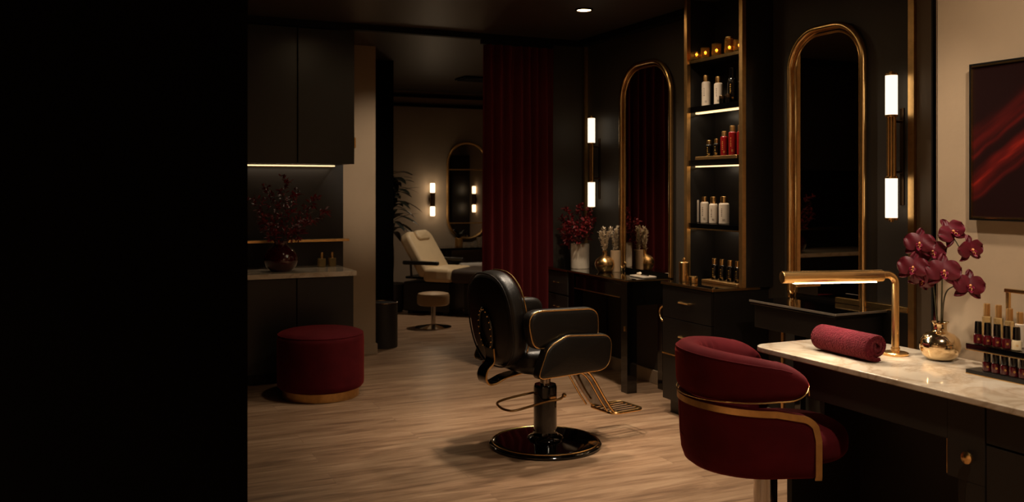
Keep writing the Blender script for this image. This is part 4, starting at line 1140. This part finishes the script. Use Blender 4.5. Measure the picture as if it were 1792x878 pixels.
# arms
def outl(pts, r, n=6):                              # polygon with rounded corners
    out = []; m = len(pts)
    for i in range(m):
        p = Vector(pts[i]); a = Vector(pts[i - 1]); b = Vector(pts[(i + 1) % m]); q = r[i] if isinstance(r, (list, tuple)) else r
        da, db = (a - p).normalized(), (b - p).normalized()
        ang = da.angle(db); L = min(q / math.tan(ang / 2), (a - p).length * .49, (b - p).length * .49)
        s, e = p + da * L, p + db * L
        for k in range(n + 1):
            t = k / n; out.append(((1 - t) ** 2 * s + 2 * t * (1 - t) * p + t * t * e)[:])
    return out
lowp = outl([(-.285, .452), (.20, .460), (.222, .655), (-.09, .676), (-.215, .625), (-.25, .54)], [.04, .09, .07, .12, .10, .10], 8)
upp = outl([(-.285, .60), (.150, .63), (.150, .802), (-.335, .815)], [.07, .05, .075, .085])
for s in (-1, 1):
    # outline is drawn in (x, z); n = u x v = -y
    MB().pad(lowp, (0, s * .305, 0), (1, 0, 0), (0, 0, 1), .075, .022, .008).build('side_panel', 'leather', sc_)
    MB().pad(upp, (0, s * .268, 0), (1, 0, 0), (0, 0, 1), .085, .030, .006).build('armrest', 'leather', sc_)
    y = s * (.305 + .030)
    i0 = 0
    MB().tube([Vector((x, y, z)) for x, z in outl([(-.278, .458), (.195, .466), (.216, .649), (-.09, .670), (-.210, .620), (-.244, .54)], [.04, .09, .07, .12, .10, .10], 8)], .0042, 8, True).build('piping', 'brass', sc_)
    y2 = s * (.268 + .034)
    gp_ = [Vector((x, y2, z)) for x, z in outl([(-.279, .606), (.144, .636), (.144, .796), (-.328, .809)], [.07, .05, .075, .085])]
    MB().tube(gp_, .0045, 8, True).build('piping', 'brass', sc_)
# backrest: oval pad leaning back
lean = math.radians(8)
u = Vector((0, -1, 0)); v = Vector((-math.sin(lean), 0, math.cos(lean)))
bo = Vector((-.318, 0, .742))
ov = []
for k in range(56):
    a = 2 * PI * k / 56; x, y = math.cos(a), math.sin(a)
    w = .228 * (1.0 + .03 * (y > 0) * y)
    ov.append((w * math.copysign(abs(x) ** .80, x), .262 * math.copysign(abs(y) ** .84, y)))
n_ = u.cross(v)
MB().pad(ov, bo, u, v, .115, .045, .018, 8).build('backrest', 'leather', sc_)
rear = -n_ if n_.x > 0 else n_
fr0 = bo + rear * .050
MB().tube([fr0 + u * x * .985 + v * y * .985 for x, y in ov], .0045, 8, True).build('piping', 'leather', sc_)
MB().tube([bo - rear * .05 + u * x * .985 + v * y * .985 for x, y in ov], .0042, 8, True).build('piping', 'brass', sc_)
# studded horseshoe on the rear of the back, and its bracket
hs = []
hc = bo + rear * .080 + v * -.045
for k in range(33):
    a = math.radians(-60 + 300 * k / 32)
    hs.append(hc + u * (.060 * math.cos(a)) + v * (.115 * math.sin(a)))
MB().tube(hs, .010, 8).build('rear_handle', 'gloss', sc_)
stb = MB()
for k in range(1, 33, 2): stb.ball(hs[k] + rear * .009, .0055, seg=8, rings=6)
stb.build('studs', 'brass', sc_)
cxn = [bo + rear * .072 + v * -.15, bo + rear * .078 + v * -.22, Vector((-.405, 0, .47)), Vector((-.415, 0, .43)), Vector((-.395, 0, .395)), Vector((-.35, 0, .395)), Vector((-.28, 0, .42)), Vector((-.17, 0, .435))]
cs = spline(cxn, 8)
nm = []
for i in range(len(cs)):
    tg = (cs[min(i + 1, len(cs) - 1)] - cs[max(i - 1, 0)]).normalized(); nm.append(Vector((-tg.z, 0, tg.x)))
MB().ribbon(cs, nm, .085, .012).build('bracket', 'gloss', sc_)
for s in (-1, 1):
    MB().tube([p + Vector((0, s * .043, 0)) for p in cs], .006, 8).build('bracket_edge', 'brass_soft', sc_)
# foot rest
def P2(x, z, y): return Vector((x, y, z))
rail = [(.12, .44), (.20, .42), (.26, .37), (.34, .25), (.395, .175), (.43, .148), (.50, .138), (.60, .145)]
for s in (-1, 1):
    MB().tube(spline([P2(x, z, s * .10) for x, z in rail], 6), .0085, 8).build('footrest_rail', 'brass', sc_)
    MB().tube(spline([P2(x - .028, z - .012, s * .10) for x, z in rail[:5]], 6), .006, 8).build('footrest_rail', 'brass', sc_)
pn = spline([P2(x, z - .004, 0) for x, z in rail[1:5]], 6)
nm = []
for i in range(len(pn)):
    tg = (pn[min(i + 1, len(pn) - 1)] - pn[max(i - 1, 0)]).normalized(); nm.append(Vector((-tg.z, 0, tg.x)))
MB().ribbon(pn, nm, .19, .008).build('footrest_panel', 'gloss', sc_)
loop = [Vector((x, y, .145)) for x, y in rr(.235, .235, .05, 6, .515, 0)]
MB().tube(loop, .0085, 8, True).build('footrest_frame', 'brass', sc_)
for k in range(5):
    y = -.08 + k * .04
    MB().tube([(.405, y, .147), (.625, y, .147)], .0045, 8).build('footrest_bar', 'chrome', sc_)
# ------------------------------------------------------------------ light
w = bpy.data.worlds.new('world'); S.world = w; w.use_nodes = True
w.node_tree.nodes['Background'].inputs[0].default_value = lin((255, 200, 150))
w.node_tree.nodes['Background'].inputs[1].default_value = 0.002
p = at_z(1022, 16, CEIL)
downlight(p.x, p.y, 'recessed ceiling downlight shining above the mirror that reflects the curtain', 90, 100)
DL = [(2.3, 4.7, 'recessed ceiling downlight above the open floor beside the styling chair', 140, 56, None, .07),
      (1.6, 5.72, 'recessed ceiling downlight in front of the black wall cabinet, by the ottoman', 22, 56, None, .05),
      (3.0, 4.62, 'added unseen downlight brightening the bottles on the brass-trimmed shelving', 80, 135, None, .05),  # added to brighten the shelf bottles; no fitting seen here
      (2.45, 2.55, 'recessed ceiling downlight above the marble manicure desk', 90, 90, None, .05),
      (2.5, 5.3, 'added unseen spot brightening the taupe wall beside the black cabinet', 170, 32, (2.25, 7.75, 1.6), .05),  # added wall washer; the wall's actual light source is unknown
      (3.92, 9.2, 'recessed ceiling downlight above the facial bed', 85, 120, None, .05),
      (2.45, 3.6, 'recessed ceiling downlight between the tub chair and the styling chair', 90, 80, None, .06),
      (2.0, 1.2, 'added unseen spot brightening the painting on the taupe wall', 130, 75, (3.03, 2.1, 1.5), .05),  # added to lift the painting and pier; unseen fitting
      (2.6, -0.5, 'added unseen fill downlight washing the taupe front wall', 260, 110, None, .05),  # added fill behind the camera, bounced off the front wall
      (-1.7, 0.2, 'added unseen fill downlight washing the left wall near the front corner', 320, 120, None, .05),  # added so the brass has a bright side wall to reflect
      (-1.7, 1.7, 'added unseen fill downlight washing the left wall near the black screen', 220, 120, None, .05)]  # second added lamp for the side wall's reflections
for x, y, lab, pw, an, aim, sz in DL: downlight(x, y, lab, pw, an, sz, aim)
area('cabinet_light', (1.40, 7.38, 1.625), .9, .72, .03, (0, -.1, -1), roll=(1, 0, 0))
for z in (-.16, .16): point('far_sconce_light', (fx, 10.93, 1.31 + z), 0.8, .03)
S.view_settings.view_transform = 'Standard'; S.view_settings.look = 'None'
S.view_settings.gamma = 1.0; S.view_settings.use_curve_mapping = False
S.view_settings.exposure = 0.0
c = S.cycles
c.use_denoising = True
c.max_bounces = 8; c.glossy_bounces = 5; c.transmission_bounces = 8; c.caustics_reflective = False; c.caustics_refractive = False
c.sample_clamp_indirect = 4
c.use_adaptive_sampling = False
